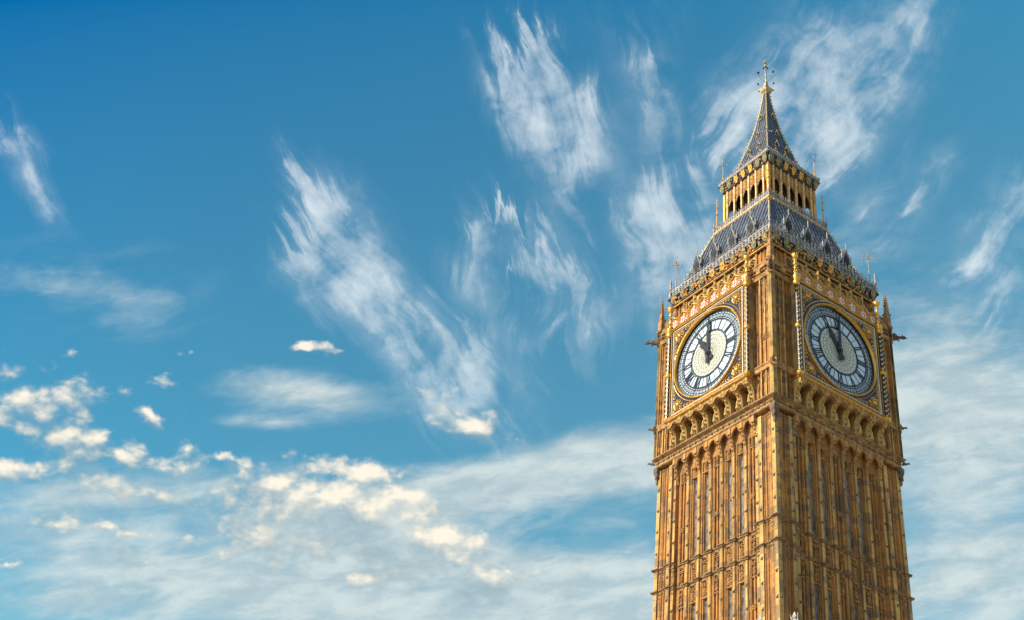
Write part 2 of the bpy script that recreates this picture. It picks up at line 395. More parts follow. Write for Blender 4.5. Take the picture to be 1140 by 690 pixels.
# ------------------------------------------------------------------ ground
g = MB(); g.add([(-6000,-6000,0),(6000,-6000,0),(6000,6000,0),(-6000,6000,0)], [(0,1,2,3)])
tag(obj('ground', g, 'grass'), kind='structure')
g = MB(); g.box(-140, 140, -140, 140, -.5, .004); tag(obj('pavement', g, 'pave'), kind='structure')
g = MB(); g.box(-400, 400, -74, -44, -.5, .008); tag(obj('road', g, 'asphalt'), kind='structure')

# ------------------------------------------------------------------ the clock tower
T = bpy.data.objects.new('clock_tower', None); COL.objects.link(T)
tag(T, 'tall ochre stone gothic clock tower with gilded dials and an iron spire', 'clock tower')
B_ = 1.17
HB = [(-3.5+i)*B_ for i in range(8)]       # buttress lines
BC = [(-3+i)*B_ for i in range(7)]         # bay centres
WB = (1, 2, 4, 5)                          # glazed bays

def plan4(segs):
    """segs: (u0,u1,d) left to right on one face; returns the closed plan polygon of all four faces"""
    pts = []
    line = []
    for (a, b, d) in segs: line += [(a, -d), (b, -d)]
    for k in range(4):
        c, s_ = (1, 0, -1, 0)[k], (0, 1, 0, -1)[k]
        for (x, y) in line:
            p = (round(x*c-y*s_, 5), round(x*s_+y*c, 5))
            if not pts or (abs(pts[-1][0]-p[0])+abs(pts[-1][1]-p[1])) > 1e-4: pts.append(p)
    if abs(pts[0][0]-pts[-1][0])+abs(pts[0][1]-pts[-1][1]) < 1e-4: pts.pop()
    # drop collinear points
    out_ = []
    n = len(pts)
    for i in range(n):
        a, b, c = pts[i-1], pts[i], pts[(i+1) % n]
        if abs((b[0]-a[0])*(c[1]-b[1])-(b[1]-a[1])*(c[0]-b[0])) > 1e-7: out_.append(b)
    return out_
def offset(poly, o):
    n = len(poly); res = []
    for i in range(n):
        a, b, c = poly[i-1], poly[i], poly[(i+1) % n]
        def nr(p, q):
            dx, dy = q[0]-p[0], q[1]-p[1]; L = math.hypot(dx, dy); return (dy/L, -dx/L)
        n1, n2 = nr(a, b), nr(b, c)
        if abs(n1[0]*n2[0]+n1[1]*n2[1]) > .9: res.append((b[0]+n1[0]*o, b[1]+n1[1]*o))
        else: res.append((b[0]+(n1[0]+n2[0])*o, b[1]+(n1[1]+n2[1])*o))
    return res
def sweep(mb, poly, prof, lift=0.):                 # profile (offset, z) closed, swept round the plan
    loops = [[(p[0], p[1], z+(lift if max(abs(q[0]), abs(q[1])) > 5.9 else -lift)) for p, q in zip(offset(poly, o), poly)] for o, z in prof]
    n = len(poly); k = len(prof); vs = [p for l in loops for p in l]; fs = []
    for i in range(k):
        for j in range(n): fs.append((i*n+j, i*n+(j+1) % n, ((i+1) % k)*n+(j+1) % n, ((i+1) % k)*n+j))
    mb.add(vs, fs)
def mirror(half):                          # half: (u0,u1,d) for u>0 from centre outwards
    L = [(-b, -a, d) for (a, b, d) in half[::-1]]
    return L + list(half)

# --- shaft: one extruded plan full of mouldings
def shaft_half(glazed=True):
    h = [(0, .045, 5.63), (.045, .24, 5.52), (.24, .30, 5.66)]
    for i, c in enumerate((.5*B_, 1.5*B_, 2.5*B_)):
        b = c+.5*B_                        # next bay centre
        h += [(h[-1][1], c-.19, 5.68), (c-.19, c-.13, 5.64), (c-.13, c+.13, 5.76), (c+.13, c+.19, 5.64), (c+.19, b-.30, 5.68)]
        if i < 2 and glazed: h += [(b-.30, b-.20, 5.60), (b-.20, b+.20, 5.42), (b+.20, b+.30, 5.60)]
        else: h += [(b-.30, b-.24, 5.66), (b-.24, b-.045, 5.52), (b-.045, b+.045, 5.63), (b+.045, b+.24, 5.52), (b+.24, b+.30, 5.66)]
    h += [(h[-1][1], 3.93, 5.68), (3.93, 4.06, 5.64), (4.06, 4.30, 5.93), (4.30, 4.42, 5.86), (4.42, 4.76, 6.03), (4.76, 4.84, 5.94), (4.84, 5.02, 5.88),
          (5.02, 5.09, 5.95), (5.09, 5.30, 5.88), (5.30, 5.38, 5.95), (5.38, 5.60, 5.98), (5.60, 5.68, 5.93), (5.68, 6.03, 6.03)]
    return h
P_shaft = plan4(mirror(shaft_half()))
mb = MB(); mb.plan(P_shaft, 0, 47.6); 
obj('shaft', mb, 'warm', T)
# pale roll mouldings and corner shafts standing on the piers
def stop_on(mb, u, d, dz, zs):
    """small carved stops on a shaft"""
    mb.mi = 1
    for z in zs:
        z += dz+random.uniform(-.05, .05)
        if abs(z-39.2) < .45 or abs(z-37.6) < .45: continue
        mb.ball((u, -d, z), .085, 1.1, .9, 1.0, 6, 4); mb.ball((u+.07, -d+.02, z+.10), .05, n=5, m=3)
    mb.mi = 0
ZS = [46.0-i*1.70 for i in range(9)]
def pier_rolls():
    mb = MB()
    for s_ in (-1, 1):
        mb.cut(); mb.fb(s_*5.685, s_*6.035, 5.7, 6.036, 0, 47.58); stop_on(mb, s_*5.86, 6.06, 0, ZS)
        mb.cut(); mb.fb(s_*4.425, s_*4.755, 5.7, 6.036, 0, 47.58); stop_on(mb, s_*4.60, 6.06, -.45, ZS)
        mb.cut(); mb.fb(s_*4.065, s_*4.295, 5.7, 5.937, 0, 47.58); stop_on(mb, s_*4.18, 5.96, .3, ZS)
    return mb
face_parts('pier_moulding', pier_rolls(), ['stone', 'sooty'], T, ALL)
def butt_rolls():
    mb = MB()
    for c in HB[1:-1]:
        mb.cut(); mb.fb(c-.07, c+.07, 5.7, 5.79, 0, 46.2)
        for q in (-.21, .21): mb.fb(c+q-.022, c+q+.022, 5.6, 5.705, 0, 46.6)
        stop_on(mb, c, 5.80, .25*math.sin(c*5), (44.1, 42.4, 40.9, 35.6, 34.0))
    return mb
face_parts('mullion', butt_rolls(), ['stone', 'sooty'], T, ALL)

# --- traceried panels, string courses
coarse = mirror([(0, .385, 5.64)] + [s for c in (.5*B_, 1.5*B_, 2.5*B_) for s in ((c-.2, c+.2, 5.84), (c+.2, c+.97, 5.64))][:-1] + [(3.125, 4.04, 5.64), (4.04, 4.36, 5.95), (4.36, 4.80, 6.04), (4.80, 5.64, 5.95), (5.64, 6.03, 6.04)])
P_str = plan4(coarse)
STR = [39.59, 37.92]
LOW = [30.2, 28.6, 20.6, 19.0, 11.0, 9.4]
def string_prof(z): return [(-.12, z-.20), (.02, z-.17), (.04, z-.09), (.12, z-.06), (.13, z+.0), (.02, z+.06), (-.12, z+.06)]
for z in STR + LOW:
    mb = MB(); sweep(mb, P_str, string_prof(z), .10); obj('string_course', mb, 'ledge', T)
def cusp_panel(mb, u, z0, z1, d, w_, arch=True, quat=True, r=.032):
    """gothic relief: pointed head, cusps and quatrefoils between z0 and z1"""
    h = z1-z0; mb.fb(u-.012, u+.012, d-.03, d+.010, z0, z1)
    if arch:
        pts = []
        for i in range(9):
            t = i/8; a = math.pi*t
            x = -w_*math.cos(a); zz = z1-.34+ (w_*1.25)*math.sin(a)**.8
            pts.append((u+x, -d, zz))
        mb.tube(pts, r*1.2, 5)
        mb.circ(u-w_*.42, z1-.36, d, w_*.36, r*.9, 8, 4); mb.circ(u+w_*.42, z1-.36, d, w_*.36, r*.9, 8, 4)
        for s_ in (-1, 1): mb.ball((u+s_*w_*.8, -d-.03, z1-.03), .06, n=5, m=3)
        top = z1-.62
    else: top = z1-.05
    if quat:
        q = w_*.48; z = top-q
        while z-q > z0-.02:
            for a in range(4):
                mb.circ(u+q*.62*math.cos(a*math.pi/2+.785), z+q*.62*math.sin(a*math.pi/2+.785), d, q*.45, r*.9, 7, 4)
            mb.ball((u, -d-.02, z), .05, n=5, m=3)
            z -= 2*q+.03
def tracery_face():
    mb = MB()
    for i, c in enumerate(BC):
        mb.cut()
        # fill behind the band and above each light so the lights have heads
        for (a, b) in ((37.9, 39.28), (36.35, 37.62)) + ((45.85, 47.3),):
            mb.cut(); mb.fb(c-.20, c+.20, 5.1, 5.50, a, b) if i in (0, 3, 6) else None; mb.fb(c-.298, c+.298, 5.40, 5.66, b-.03, b+.06); mb.fb(c-.298, c+.298, 5.40, 5.66, a-.05, a+.02)
            cusp_panel(mb, c, a, b, 5.655, .25, r=.036)
        # lower bands, hidden below the picture but part of the tower
        for (a, b) in ((28.7, 30.0), (27.2, 28.4)):
            mb.cut(); mb.fb(c-.298, c+.298, 5.1, 5.63, a, b)
    return mb
face_parts('panel_tracery', tracery_face(), 'carved', T, FACES, True)
def pier_heads():
    mb = MB()                              # piers: arched heads under each string
    for s_ in (-1, 1):
        mb.cut()
        for (a, b) in ((38.0, 39.35), (36.9, 37.75), (46.6, 47.5)):
            for u in (4.93, 5.19): mb.cut(); cusp_panel(mb, s_*u, a, b+.05, 5.90, .11, quat=b-a > 1, r=.022)
            mb.cut(); cusp_panel(mb, s_*5.49, a, b, 5.98, .09, quat=b-a > 1, r=.022)
            mb.cut(); cusp_panel(mb, s_*4.18, a, b, 5.95, .09, quat=b-a > 1, r=.022)
    # quatrefoil bosses half way up the blind bays
    for c in (BC[3], BC[0], BC[6]):
        for z in (42.1, 34.3):
            mb.cut()
            for a in range(4): mb.circ(c+.1*math.cos(a*math.pi/2+.785), z+.13*math.sin(a*math.pi/2+.785), 5.69, .085, .035, 7, 4)
    return mb
face_parts('pier_panel', pier_heads(), 'carved', T, FACES, True)
# --- windows: tall slits with frame and pane
def window_proto(z0, z1):
    f = MB()
    for s_ in (-1, 1): f.fb(s_*.168, s_*.198, 5.43, 5.50, z0, z1)
    f.fb(-.168, .168, 5.43, 5.49, z0, z0+.08)
    f.pz([(-.168, z1), (-.168, z1-.32), (-.07, z1-.12), (0, z1-.04), (.07, z1-.12), (.168, z1-.32), (.168, z1)], 5.43, 5.49)
    f.fb(-.168, .168, 5.43, 5.475, (z0+z1)/2-.05, (z0+z1)/2+.05)
    f.ball((0, -5.50, (z0+z1)/2), .09, 1.5, 1, .8, 6, 3)
    p = MB(); p.fb(-.166, .166, 5.423, 5.445, z0+.01, z1-.01)
    return f.mesh('window', ['carved']), p.mesh('pane', ['glass'])
for (z0, z1) in ((39.72, 45.84), (30.35, 36.44)):
    fm, pm = window_proto(z0, z1)
    for r in FACES:
        for i in WB:
            x = BC[i]
            o = obj('window', fm, [], T, r, loc=(x*math.cos(r), x*math.sin(r), 0)); obj('pane', pm, [], o)

# --- coved corbel table under the lower cornice
rib_m = MB(); rib_m.pd([(5.5, 45.75), (5.80, 45.85), (5.85, 46.2), (5.90, 46.35), (5.92, 46.8), (6.02, 47.15), (6.12, 47.35), (6.20, 47.42), (6.20, 47.85), (5.5, 47.85)], -.11, .11)
rib_m.fb(-.15, .15, 5.9, 6.24, 47.32, 47.42)
for q in range(4): rib_m.ball((0, -(5.88+.09*q*.9), 46.2+.32*q), .075, 1.2, 1, 1, 6, 3)
rmesh = rib_m.mesh('corbel', ['carved'])
def place(name, mesh, us, rots, parent=T, children=()):
    for r in rots:
        for x in us:
            o = obj(name, mesh, [], parent, r, loc=(x*math.cos(r), x*math.sin(r), 0))
            for (cn, cm) in children: obj(cn, cm, [], o)
place('corbel', rmesh, HB, FACES)
def cove():
    mb = MB()
    for c in BC:
        mb.cut(); h = B_/2-.112; n = 10; crown, spring = 47.70, 47.15
        arch = [(c-h, 47.86)] + [(c-h, spring)] + [(c-h+.05+(2*h-.1)*i/n, spring+(crown-spring)*(1-abs(2*i/n-1)**1.9)) for i in range(n+1)] + [(c+h, spring), (c+h, 47.86)]
        mb.pz(arch, 5.98, 6.14)
        # concave back of each cove
        prof = [(5.69, 46.6), (5.70, 47.1), (5.72, 47.5), (5.80, 47.74), (5.95, 47.86), (5.6, 47.86), (5.6, 46.6)]
        mb.pd(prof, c-h, c+h)
        # carved cusps on the lip
        for q in (-.28, 0, .28): mb.ball((c+q, -6.15, 47.62-.9*abs(q)), .06, n=5, m=3)
    return mb
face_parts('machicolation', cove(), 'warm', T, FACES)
# corner corbels (dark carving below the cornice)
mbc = MB()
mbc.sq([(.05, 46.5), (.10, 46.7), (.09, 46.85), (.15, 47.05), (.14, 47.2), (.22, 47.5), (.24, 47.85)])
for q in range(14): mbc.ball((random.uniform(-.17, .17), random.uniform(-.17, .17), random.uniform(47.0, 47.7)), .10, n=5, m=3)
cm = mbc.mesh('corner_corbel', ['sooty'])
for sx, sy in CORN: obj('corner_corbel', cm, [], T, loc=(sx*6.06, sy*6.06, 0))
# --- lower cornice band with bosses
mb = MB(); mb.sq([(6.15, 47.86), (6.22, 47.92), (6.22, 48.0), (6.16, 48.06), (6.18, 48.42), (6.30, 48.48), (6.42, 48.56), (6.44, 48.66), (6.34, 48.74), (6.0, 48.74)])
obj('cornice', mb, 'carved', T)
mb = MB()
for i in range(21):
    u = -5.85+i*.585; 
    mb.ball((u, -6.20, 48.23), .13, 1, .6, 1, 6, 3)
    mb.ball((u+.29, -6.19, 48.22), .07, 1, .6, 1, 5, 3)
mb.fb(-6.1, 6.1, 6.0, 6.19, 48.19, 48.25); mb.fb(-6.2, 6.2, 6.2, 6.43, 48.58, 48.62)
for i in range(42): mb.ball((-5.9+i*.288, -6.44, 48.50), .06, 1, .8, .8, 5, 3)
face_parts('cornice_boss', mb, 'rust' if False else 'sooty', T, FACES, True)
# carved beasts at the corners of the cornices
def beast(z, rad, size, name='gargoyle'):
    mb = MB(); s_ = size
    mb.tube([(0, 0, 0), (s_*.35, 0, .02), (s_*.75, 0, .10*s_), (s_*1.0, 0, .04)], .17*s_+.05, 7, .10*s_)
    mb.ball((s_*1.05, 0, .06), .17*s_, 1.2, .9, .9); mb.tube([(s_*1.1, 0, .04), (s_*1.32, 0, -.04)], .07*s_, 5, .04*s_)
    for q in (-1, 1):
        mb.tube([(s_*.98, q*.08*s_, .18*s_), (s_*.92, q*.14*s_, .34*s_)], .045*s_, 4, .01)
        mb.extr([(.1*s_, .05), (.62*s_, .12*s_), (.40*s_, .46*s_), (.1*s_, .40*s_)], lambda p, c: (p[0], c, p[1]), q*.10*s_, q*.16*s_)
        mb.tube([(s_*.55, q*.12*s_, -.05), (s_*.72, q*.12*s_, -.22*s_)], .05*s_, 4, .03*s_)
    me = mb.mesh(name, ['sooty'], True)
    for sx, sy in CORN[:3]:
        o = obj(name, me, [], T, math.atan2(sy, sx), loc=(sx*rad, sy*rad, z))
beast(48.25, 6.22, .42); beast(51.25, 6.24, .46); beast(59.35, 6.22, .95)

# --- clock stage body: corner piers with panels
ps = mirror([(0, 4.12, 5.55), (4.12, 4.30, 6.14), (4.30, 4.56, 6.02), (4.56, 4.64, 6.10), (4.64, 4.92, 6.02), (4.92, 5.04, 6.20), (5.04, 5.14, 6.26), (5.14, 5.42, 6.10), (5.42, 5.52, 6.19), (5.52, 5.82, 6.10), (5.82, 5.92, 6.20), (5.92, 6.30, 6.30)])
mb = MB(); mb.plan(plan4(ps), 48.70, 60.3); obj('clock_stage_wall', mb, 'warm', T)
mb = MB()
for s_ in (-1, 1):
    mb.cut(); mb.fb(s_*5.96, s_*6.306, 6.0, 6.306, 48.74, 60.2); mb.cut(); mb.fb(s_*5.05, s_*5.13, 6.0, 6.268, 48.74, 59.05); mb.cut(); mb.fb(s_*5.43, s_*5.51, 6.0, 6.197, 48.74, 59.05)
face_parts('pier_moulding', mb, 'stone', T, ALL)
def pier_bands():
    o = []
    solid = plan4(mirror([(0, 4.1, 5.6), (4.1, 6.3, 6.28)]))
    for (a, b) in ((50.95, 51.45), (59.0, 59.35), (60.0, 60.42)):
        mb = MB(); sweep(mb, solid, [(-.3, a), (.02, a), (.06, a+.08), (.03, a+.16), (.03, b-.18), (.12, b-.10), (.12, b-.03), (-.02, b+.05), (-.3, b+.05)])
        obj('pier_band', mb, 'carved', T)
pier_bands()
mb = MB()
for s_ in (-1, 1):
    for u in (5.28, 5.67, 4.43, 4.78):
        mb.cut()
        d = 6.13 if u > 5 else 6.04
        for z in (56.3, 53.85):
            mb.cut()
            for a in range(4): mb.circ(s_*u+.085*math.cos(a*math.pi/2+.785), z+.17*math.sin(a*math.pi/2+.785), d, .075, .035, 7, 4)
            mb.ball((s_*u, -d-.03, z), .06, n=5, m=3)
        for z in (58.95, 50.9): mb.cut(); cusp_panel(mb, s_*u, z-.9, z, d, .13, quat=False, r=.028)
    mb.cut(); mb.fb(s_*4.9, s_*5.3, 6.25, 6.42, 59.45, 59.92)        # square block between the two bands
    mb.fb(s_*4.3, s_*6.1, 6.2, 6.30, 59.64, 59.72)
    for q in range(7): mb.ball((s_*(4.35+q*.28), -6.32, 59.68), .075, n=5, m=3)
face_parts('pier_tracery', mb, 'carved', T, FACES, True)

# --- niche arcade under the dial
con = MB(); con.pd([(5.5, 48.72), (6.40, 48.72), (6.44, 48.86), (6.36, 49.0), (6.26, 49.1), (6.28, 49.55), (6.36, 49.85), (6.52, 50.08), (6.70, 50.2), (6.78, 50.32), (6.84, 50.38), (6.84, 50.66), (5.5, 50.66)], -.16, .16)
for q in (-.19, .19): con.tube([(q, -6.2, 48.75), (q, -6.22, 49.7), (q, -6.5, 50.2)], .05, 5)
for z, d in ((49.15, 6.36), (49.55, 6.38), (49.95, 6.52), (50.22, 6.74)): con.ball((0, -d, z), .11, 1.2, .9, .8, 6, 3)
statue = MB()
statue.lathe([(.05, 48.76), (.13, 48.78), (.12, 48.95), (.08, 49.1), (.10, 49.2), (.06, 49.28), (.075, 49.36), (.03, 49.44)], (0, -6.5), 8)
cmesh = con.mesh('console', ['stone']); smesh = statue.mesh('console_figure', ['stone'], True)
place('console', cmesh, HB, FACES, children=(('console_figure', smesh),))
mb = MB()
for c in BC:
    mb.cut(); h = B_/2-.162; n = 10
    for (dd0, dd1, sp, cr) in ((6.45, 6.62, 50.05, 50.42), (6.62, 6.80, 50.18, 50.5)):
        mb.pz([(c-h, 50.655), (c-h, sp)] + [(c-h+.04+(2*h-.08)*i/n, sp+(cr-sp)*(1-abs(2*i/n-1)**1.7)) for i in range(n+1)] + [(c+h, sp), (c+h, 50.655)], dd0, dd1)
    mb.fb(c-h, c+h, 5.6, 6.5, 50.45, 50.65)
    for q in (-.2, 0, .2): mb.ball((c+q, -6.81, 50.40-.6*abs(q)), .06, n=5, m=3)
face_parts('niche_arch', mb, 'carved', T, FACES)
mb = MB()
for c in BC: mb.cut(); mb.pz([(c-.2, 48.9), (c-.2, 49.9), (c-.1, 50.15), (c, 50.25), (c+.1, 50.15), (c+.2, 49.9), (c+.2, 48.9)], 5.5, 5.562)
face_parts('niche_window', mb, 'dark', T, FACES)

# --- clock face (dial) with frame, spandrels, hands
ZC = 55.0
def frame_plate():
    mb = MB(); n = 96; S = 4.10; r0 = 3.52; vs = []
    def sqp(a):
        c, s_ = math.cos(a), math.sin(a); k = S/max(abs(c), abs(s_)); return k*c, k*s_
    for i in range(n):
        a = 2*math.pi*(i+.0)/n; x, y = sqp(a)
        vs += [(r0*math.cos(a), -6.70, ZC+r0*math.sin(a)), (x, -6.70, ZC+y), (x, -5.6, ZC+y), (r0*math.cos(a), -6.1, ZC+r0*math.sin(a))]
    fs = []
    for i in range(n):
        a = 4*i; b = 4*((i+1) % n)
        for j in range(3): fs.append((a+j, a+j+1, b+j+1, b+j))
        fs.append((a+3, a, b, b+3))
    mb.add(vs, fs); return mb
NUM = ['XII', 'I', 'II', 'III', 'IV', 'V', 'VI', 'VII', 'VIII', 'IX', 'X', 'XI']
def stroke(mb, pts, wd, d0, d1):
    (x0, y0), (x1, y1) = pts; L = math.hypot(x1-x0, y1-y0); nx, ny = -(y1-y0)/L*wd/2, (x1-x0)/L*wd/2
    mb.pz([(x0+nx, y0+ny), (x1+nx, y1+ny), (x1-nx, y1-ny), (x0-nx, y0-ny)], d0, d1)
def numerals():
    mb = MB(); r0, r1 = 2.0, 2.74
    mb.annulus(0, ZC, 1.97, 2.0, 6.3, 6.331, 96); mb.annulus(0, ZC, 2.745, 2.765, 6.3, 6.331, 96)
    for h, txt in enumerate(NUM):
        a = math.pi/2-2*math.pi*h/12; wl = {'I': .16, 'V': .34, 'X': .36}
        tot = sum(wl[c] for c in txt); sc = min(1.0, .82/tot); x = -tot*sc/2
        er = (math.cos(a), math.sin(a)); et = (math.sin(a), -math.cos(a))
        def P(t, r): return (er[0]*r+et[0]*t, ZC+er[1]*r+et[1]*t)
        for j, ch in enumerate(txt):
            ww = wl[ch]*sc; m_ = x+ww/2; dd = 6.345+.001*j; thick = .075*sc+.01
            if ch == 'I': stroke(mb, (P(m_, r0), P(m_, r1)), thick, 6.3, dd)
            elif ch == 'V':
                stroke(mb, (P(m_-ww*.38, r1), P(m_, r0)), thick, 6.3, dd); stroke(mb, (P(m_+ww*.38, r1), P(m_, r0)), thick*.6, 6.3, dd+.0004)
            else:
                stroke(mb, (P(m_-ww*.38, r1), P(m_+ww*.38, r0)), thick, 6.3, dd); stroke(mb, (P(m_+ww*.38, r1), P(m_-ww*.38, r0)), thick*.6, 6.3, dd+.0004)
            x += ww
        for rr in (r0-.01, r1+.01): 
            stroke(mb, (P(-tot*sc/2, rr), P(tot*sc/2, rr)), .05, 6.3, 6.3385)
    return mb
def dial_iron():
    mb = MB()
    for (a, b) in ((1.84, 1.94), (2.79, 2.88), (2.95, 3.0), (3.24, 3.29), (3.38, 3.46)): mb.annulus(0, ZC, a, b, 6.3, 6.332, 96)
    for i in range(60):
        a = 2*math.pi*i/60; c, s_ = math.cos(a), math.sin(a); wd = .085 if i % 5 == 0 else .042
        stroke(mb, ((c*2.86, ZC+s_*2.86), (c*3.4, ZC+s_*3.4)), wd, 6.3, 6.336)
        a2 = a+math.pi/60; c, s_ = math.cos(a2), math.sin(a2)
        stroke(mb, ((c*3.0, ZC+s_*3.0), (c*3.25, ZC+s_*3.25)), .02, 6.3, 6.334)
    for i in range(12):
        a = 2*math.pi*(i+.5)/12; c, s_ = math.cos(a), math.sin(a)
        stroke(mb, ((c*1.9, ZC+s_*1.9), (c*2.84, ZC+s_*2.84)), .03, 6.3, 6.334)
    return mb
def dial_net():
    mb = MB()                               # fine rosette tracery of the centre
    n = 24
    for i in range(n):
        for sg in (-1, 1):
            pts = []
            for k in range(9):
                r = .35+1.5*k/8; a = 2*math.pi*i/n+sg*k*.115
                pts.append((r*math.cos(a), -6.318, ZC+r*math.sin(a)))
            mb.tube(pts, .011, 3)
    for r in (.36, .8, 1.2, 1.55): mb.circ(0, ZC, 6.318, r, .012, 40, 3)
    return mb
def hand(minute):
    mb = MB(); pts = []
    if minute:   # tapering copper blade with counterweight
        pts = [(-.05, -.95), (-.15, -.85), (-.15, -.5), (-.08, -.3), (-.10, 0), (-.15, .5), (-.11, 1.7), (-.06, 3.05), (0, 3.2)]
    else:
        pts = [(-.08, -.75), (-.20, -.62), (-.20, -.40), (-.09, -.22), (-.19, 0), (-.17, .9), (-.25, 1.12), (-.30, 1.25), (-.15, 1.42), (-.20, 1.6), (-.10, 1.72), (-.05, 1.95), (0, 2.1)]
    poly = pts + [(-x, y) for x, y in pts[::-1] if x != 0]
    return mb, poly
def make_hand(minute, ang, d0, d1):
    mb, poly = hand(minute); ca, sa = math.cos(R_(ang)), math.sin(R_(ang))   # ang clockwise from 12
    mb.pz([(x*ca+y*sa, ZC-x*sa+y*ca) for x, y in poly], d0, d1)
    return mb
def hub():
    mb = MB(); n = 16
    for (r, a, b) in ((.27, 6.36, 6.52), (.14, 6.52, 6.60)): mb.pz([(r*math.cos(2*math.pi*i/n), ZC+r*math.sin(2*math.pi*i/n)) for i in range(n)], a, b)
    return mb
disc = MB(); n = 96
disc.pz([(3.5*math.cos(2*math.pi*i/n), ZC+3.5*math.sin(2*math.pi*i/n)) for i in range(n)], 6.15, 6.305)
dial = obj('clock_face', disc, 'opal', T)
cdisc = MB(); cdisc.pz([(1.86*math.cos(2*math.pi*i/n), ZC+1.86*math.sin(2*math.pi*i/n)) for i in range(n)], 6.305, 6.310)
obj('dial_centre', cdisc, 'opal2', dial)
obj('dial_ironwork', dial_iron(), 'black', dial)
obj('dial_tracery', dial_net(), 'tracery', dial)
obj('numerals', numerals(), 'black', dial)
obj('hour_hand', make_hand(False, 329.5, 6.38, 6.43), 'black', dial)
obj('minute_hand', make_hand(True, 2.0, 6.47, 6.51), 'black', dial)
obj('hand_hub', hub(), 'black', dial)
for dobj, r in zip(copies(dial, [FACES[1]]), FACES): dobj.location = (.24*math.sin(r), -.24*math.cos(r), 0)   # the glass lies shallow in its ring

frm = obj('dial_frame', frame_plate(), 'navy', T)
# gilded hoop round the dial
mb = MB(); prof = [(3.515, 6.66), (3.53, 6.78), (3.58, 6.84), (3.63, 6.84), (3.68, 6.76), (3.68, 6.69)]
n = 96; vs = []; fs = []
for r, d in prof: vs += [(r*math.cos(2*math.pi*i/n), -d, ZC+r*math.sin(2*math.pi*i/n)) for i in range(n)]
for i in range(len(prof)-1):
    for j in range(n): fs.append((i*n+j, i*n+(j+1) % n, (i+1)*n+(j+1) % n, (i+1)*n+j))
mb.add(vs, fs)
obj('gilded_hoop', mb, 'gold', frm, smooth=True)
mb = MB()
for s_ in (-1, 1):
    for (a, b, d) in ((3.80, 3.86, 6.80), (3.705, 3.73, 6.75)):
        mb.fb(s_*a, s_*b, 6.69, d, ZC-b, ZC+b); mb.fb(-a, a, 6.69, d, ZC+s_*a, ZC+s_*b)
obj('cream_border', mb, 'cream', frm)
mb = MB()
for s_ in (-1, 1):
    mb.fb(s_*4.03, s_*4.08, 6.69, 6.80, ZC-4.08, ZC+4.08); mb.fb(-4.03, 4.03, 6.69, 6.80, ZC+s_*4.03, ZC+s_*4.08)
    for sz in (-1, 1):
        # big boss with petals, arcs and dots filling the corner
        mb.cut(); cu, cz = s_*3.16, ZC+sz*3.16
        mb.ball((cu, -6.78, cz), .20, 1, .7, 1, 8, 4)
        for q in range(8): mb.mi = q % 2; mb.ball((cu+.27*math.cos(q*math.pi/4), -6.74, cz+.27*math.sin(q*math.pi/4)), .08, 1, .6, 1, 6, 3)
        mb.mi = 0; mb.circ(cu, cz, 6.73, .42, .035, 16, 4)
        for (du, dz_, rr) in ((.42, .42, .13), (-.42, .40, .13), (.40, -.42, .13), (-.92, .42, .12), (.42, -.92, .12), (-1.30, .46, .09), (.46, -1.30, .09), (-1.62, .47, .07), (.47, -1.62, .07), (-1.95, .49, .05), (.49, -1.95, .05), (-.55, .08, .08), (.08, -.55, .08)):
            mb.circ(cu+s_*du*.85, cz+sz*dz_*.85, 6.73, rr, .026, 10, 4); mb.ball((cu+s_*du*.85, -6.73, cz+sz*dz_*.85), rr*.38, 1, .7, 1, 5, 3)
        a0 = math.degrees(math.atan2(sz, s_)); mb.circ(0, ZC, 6.73, 3.87, .030, 20, 4, a0-27, a0+27)
obj('spandrel_ornament', mb, ['gold', 'rose'], frm, smooth=True)
# sill with gilt lettering band
mb = MB(); mb.pd([(5.6, 50.66), (6.86, 50.66), (6.96, 50.72), (6.96, 50.78), (6.88, 50.82), (5.6, 50.82)], -4.35, 4.35)
mb.pd([(5.6, 50.87+.0), (6.72, 50.87), (6.74, 50.90), (6.5, 50.90), (5.6, 50.90)], -4.1, 4.1)
for i in range(72): mb.ball((-4.3+i*.121, -6.95, 50.75), .045, n=5, m=3)
obj('dial_sill', mb, 'gold', frm)
mb = MB(); mb.fb(-4.12, 4.12, 6.5, 6.90, 50.82, 51.06); obj('lettering_band', mb, 'goldpaint', frm)
cu = bpy.data.curves.new('dial_inscription', 'FONT'); cu.body = 'DOMINE SALVAM FAC REGINAM NOSTRAM VICTORIAM PRIMAM'
cu.size = .26; cu.align_x = 'CENTER'; cu.align_y = 'CENTER'; cu.extrude = .008
tmp = bpy.data.objects.new('tmp', cu); COL.objects.link(tmp); bpy.context.view_layer.update()
tm = bpy.data.meshes.new_from_object(tmp); wd = max(v.co.x for v in tm.vertices)-min(v.co.x for v in tm.vertices)
for v in tm.vertices: v.co = Vector((v.co.x*7.9/wd, -6.902-v.co.z-.004, 50.94+v.co.y*.80))
bpy.data.objects.remove(tmp)
tm.materials.clear(); tm.materials.append(M['black'])
obj('inscription', tm, [], frm)
mb = MB()
for s_ in (-1, 1): mb.cut(); mb.fb(s_*4.102, s_*4.2, 5.6, 6.62, 50.9, 59.1)
obj('frame_jamb', mb, 'stone', frm)
copies(frm, [FACES[1]])

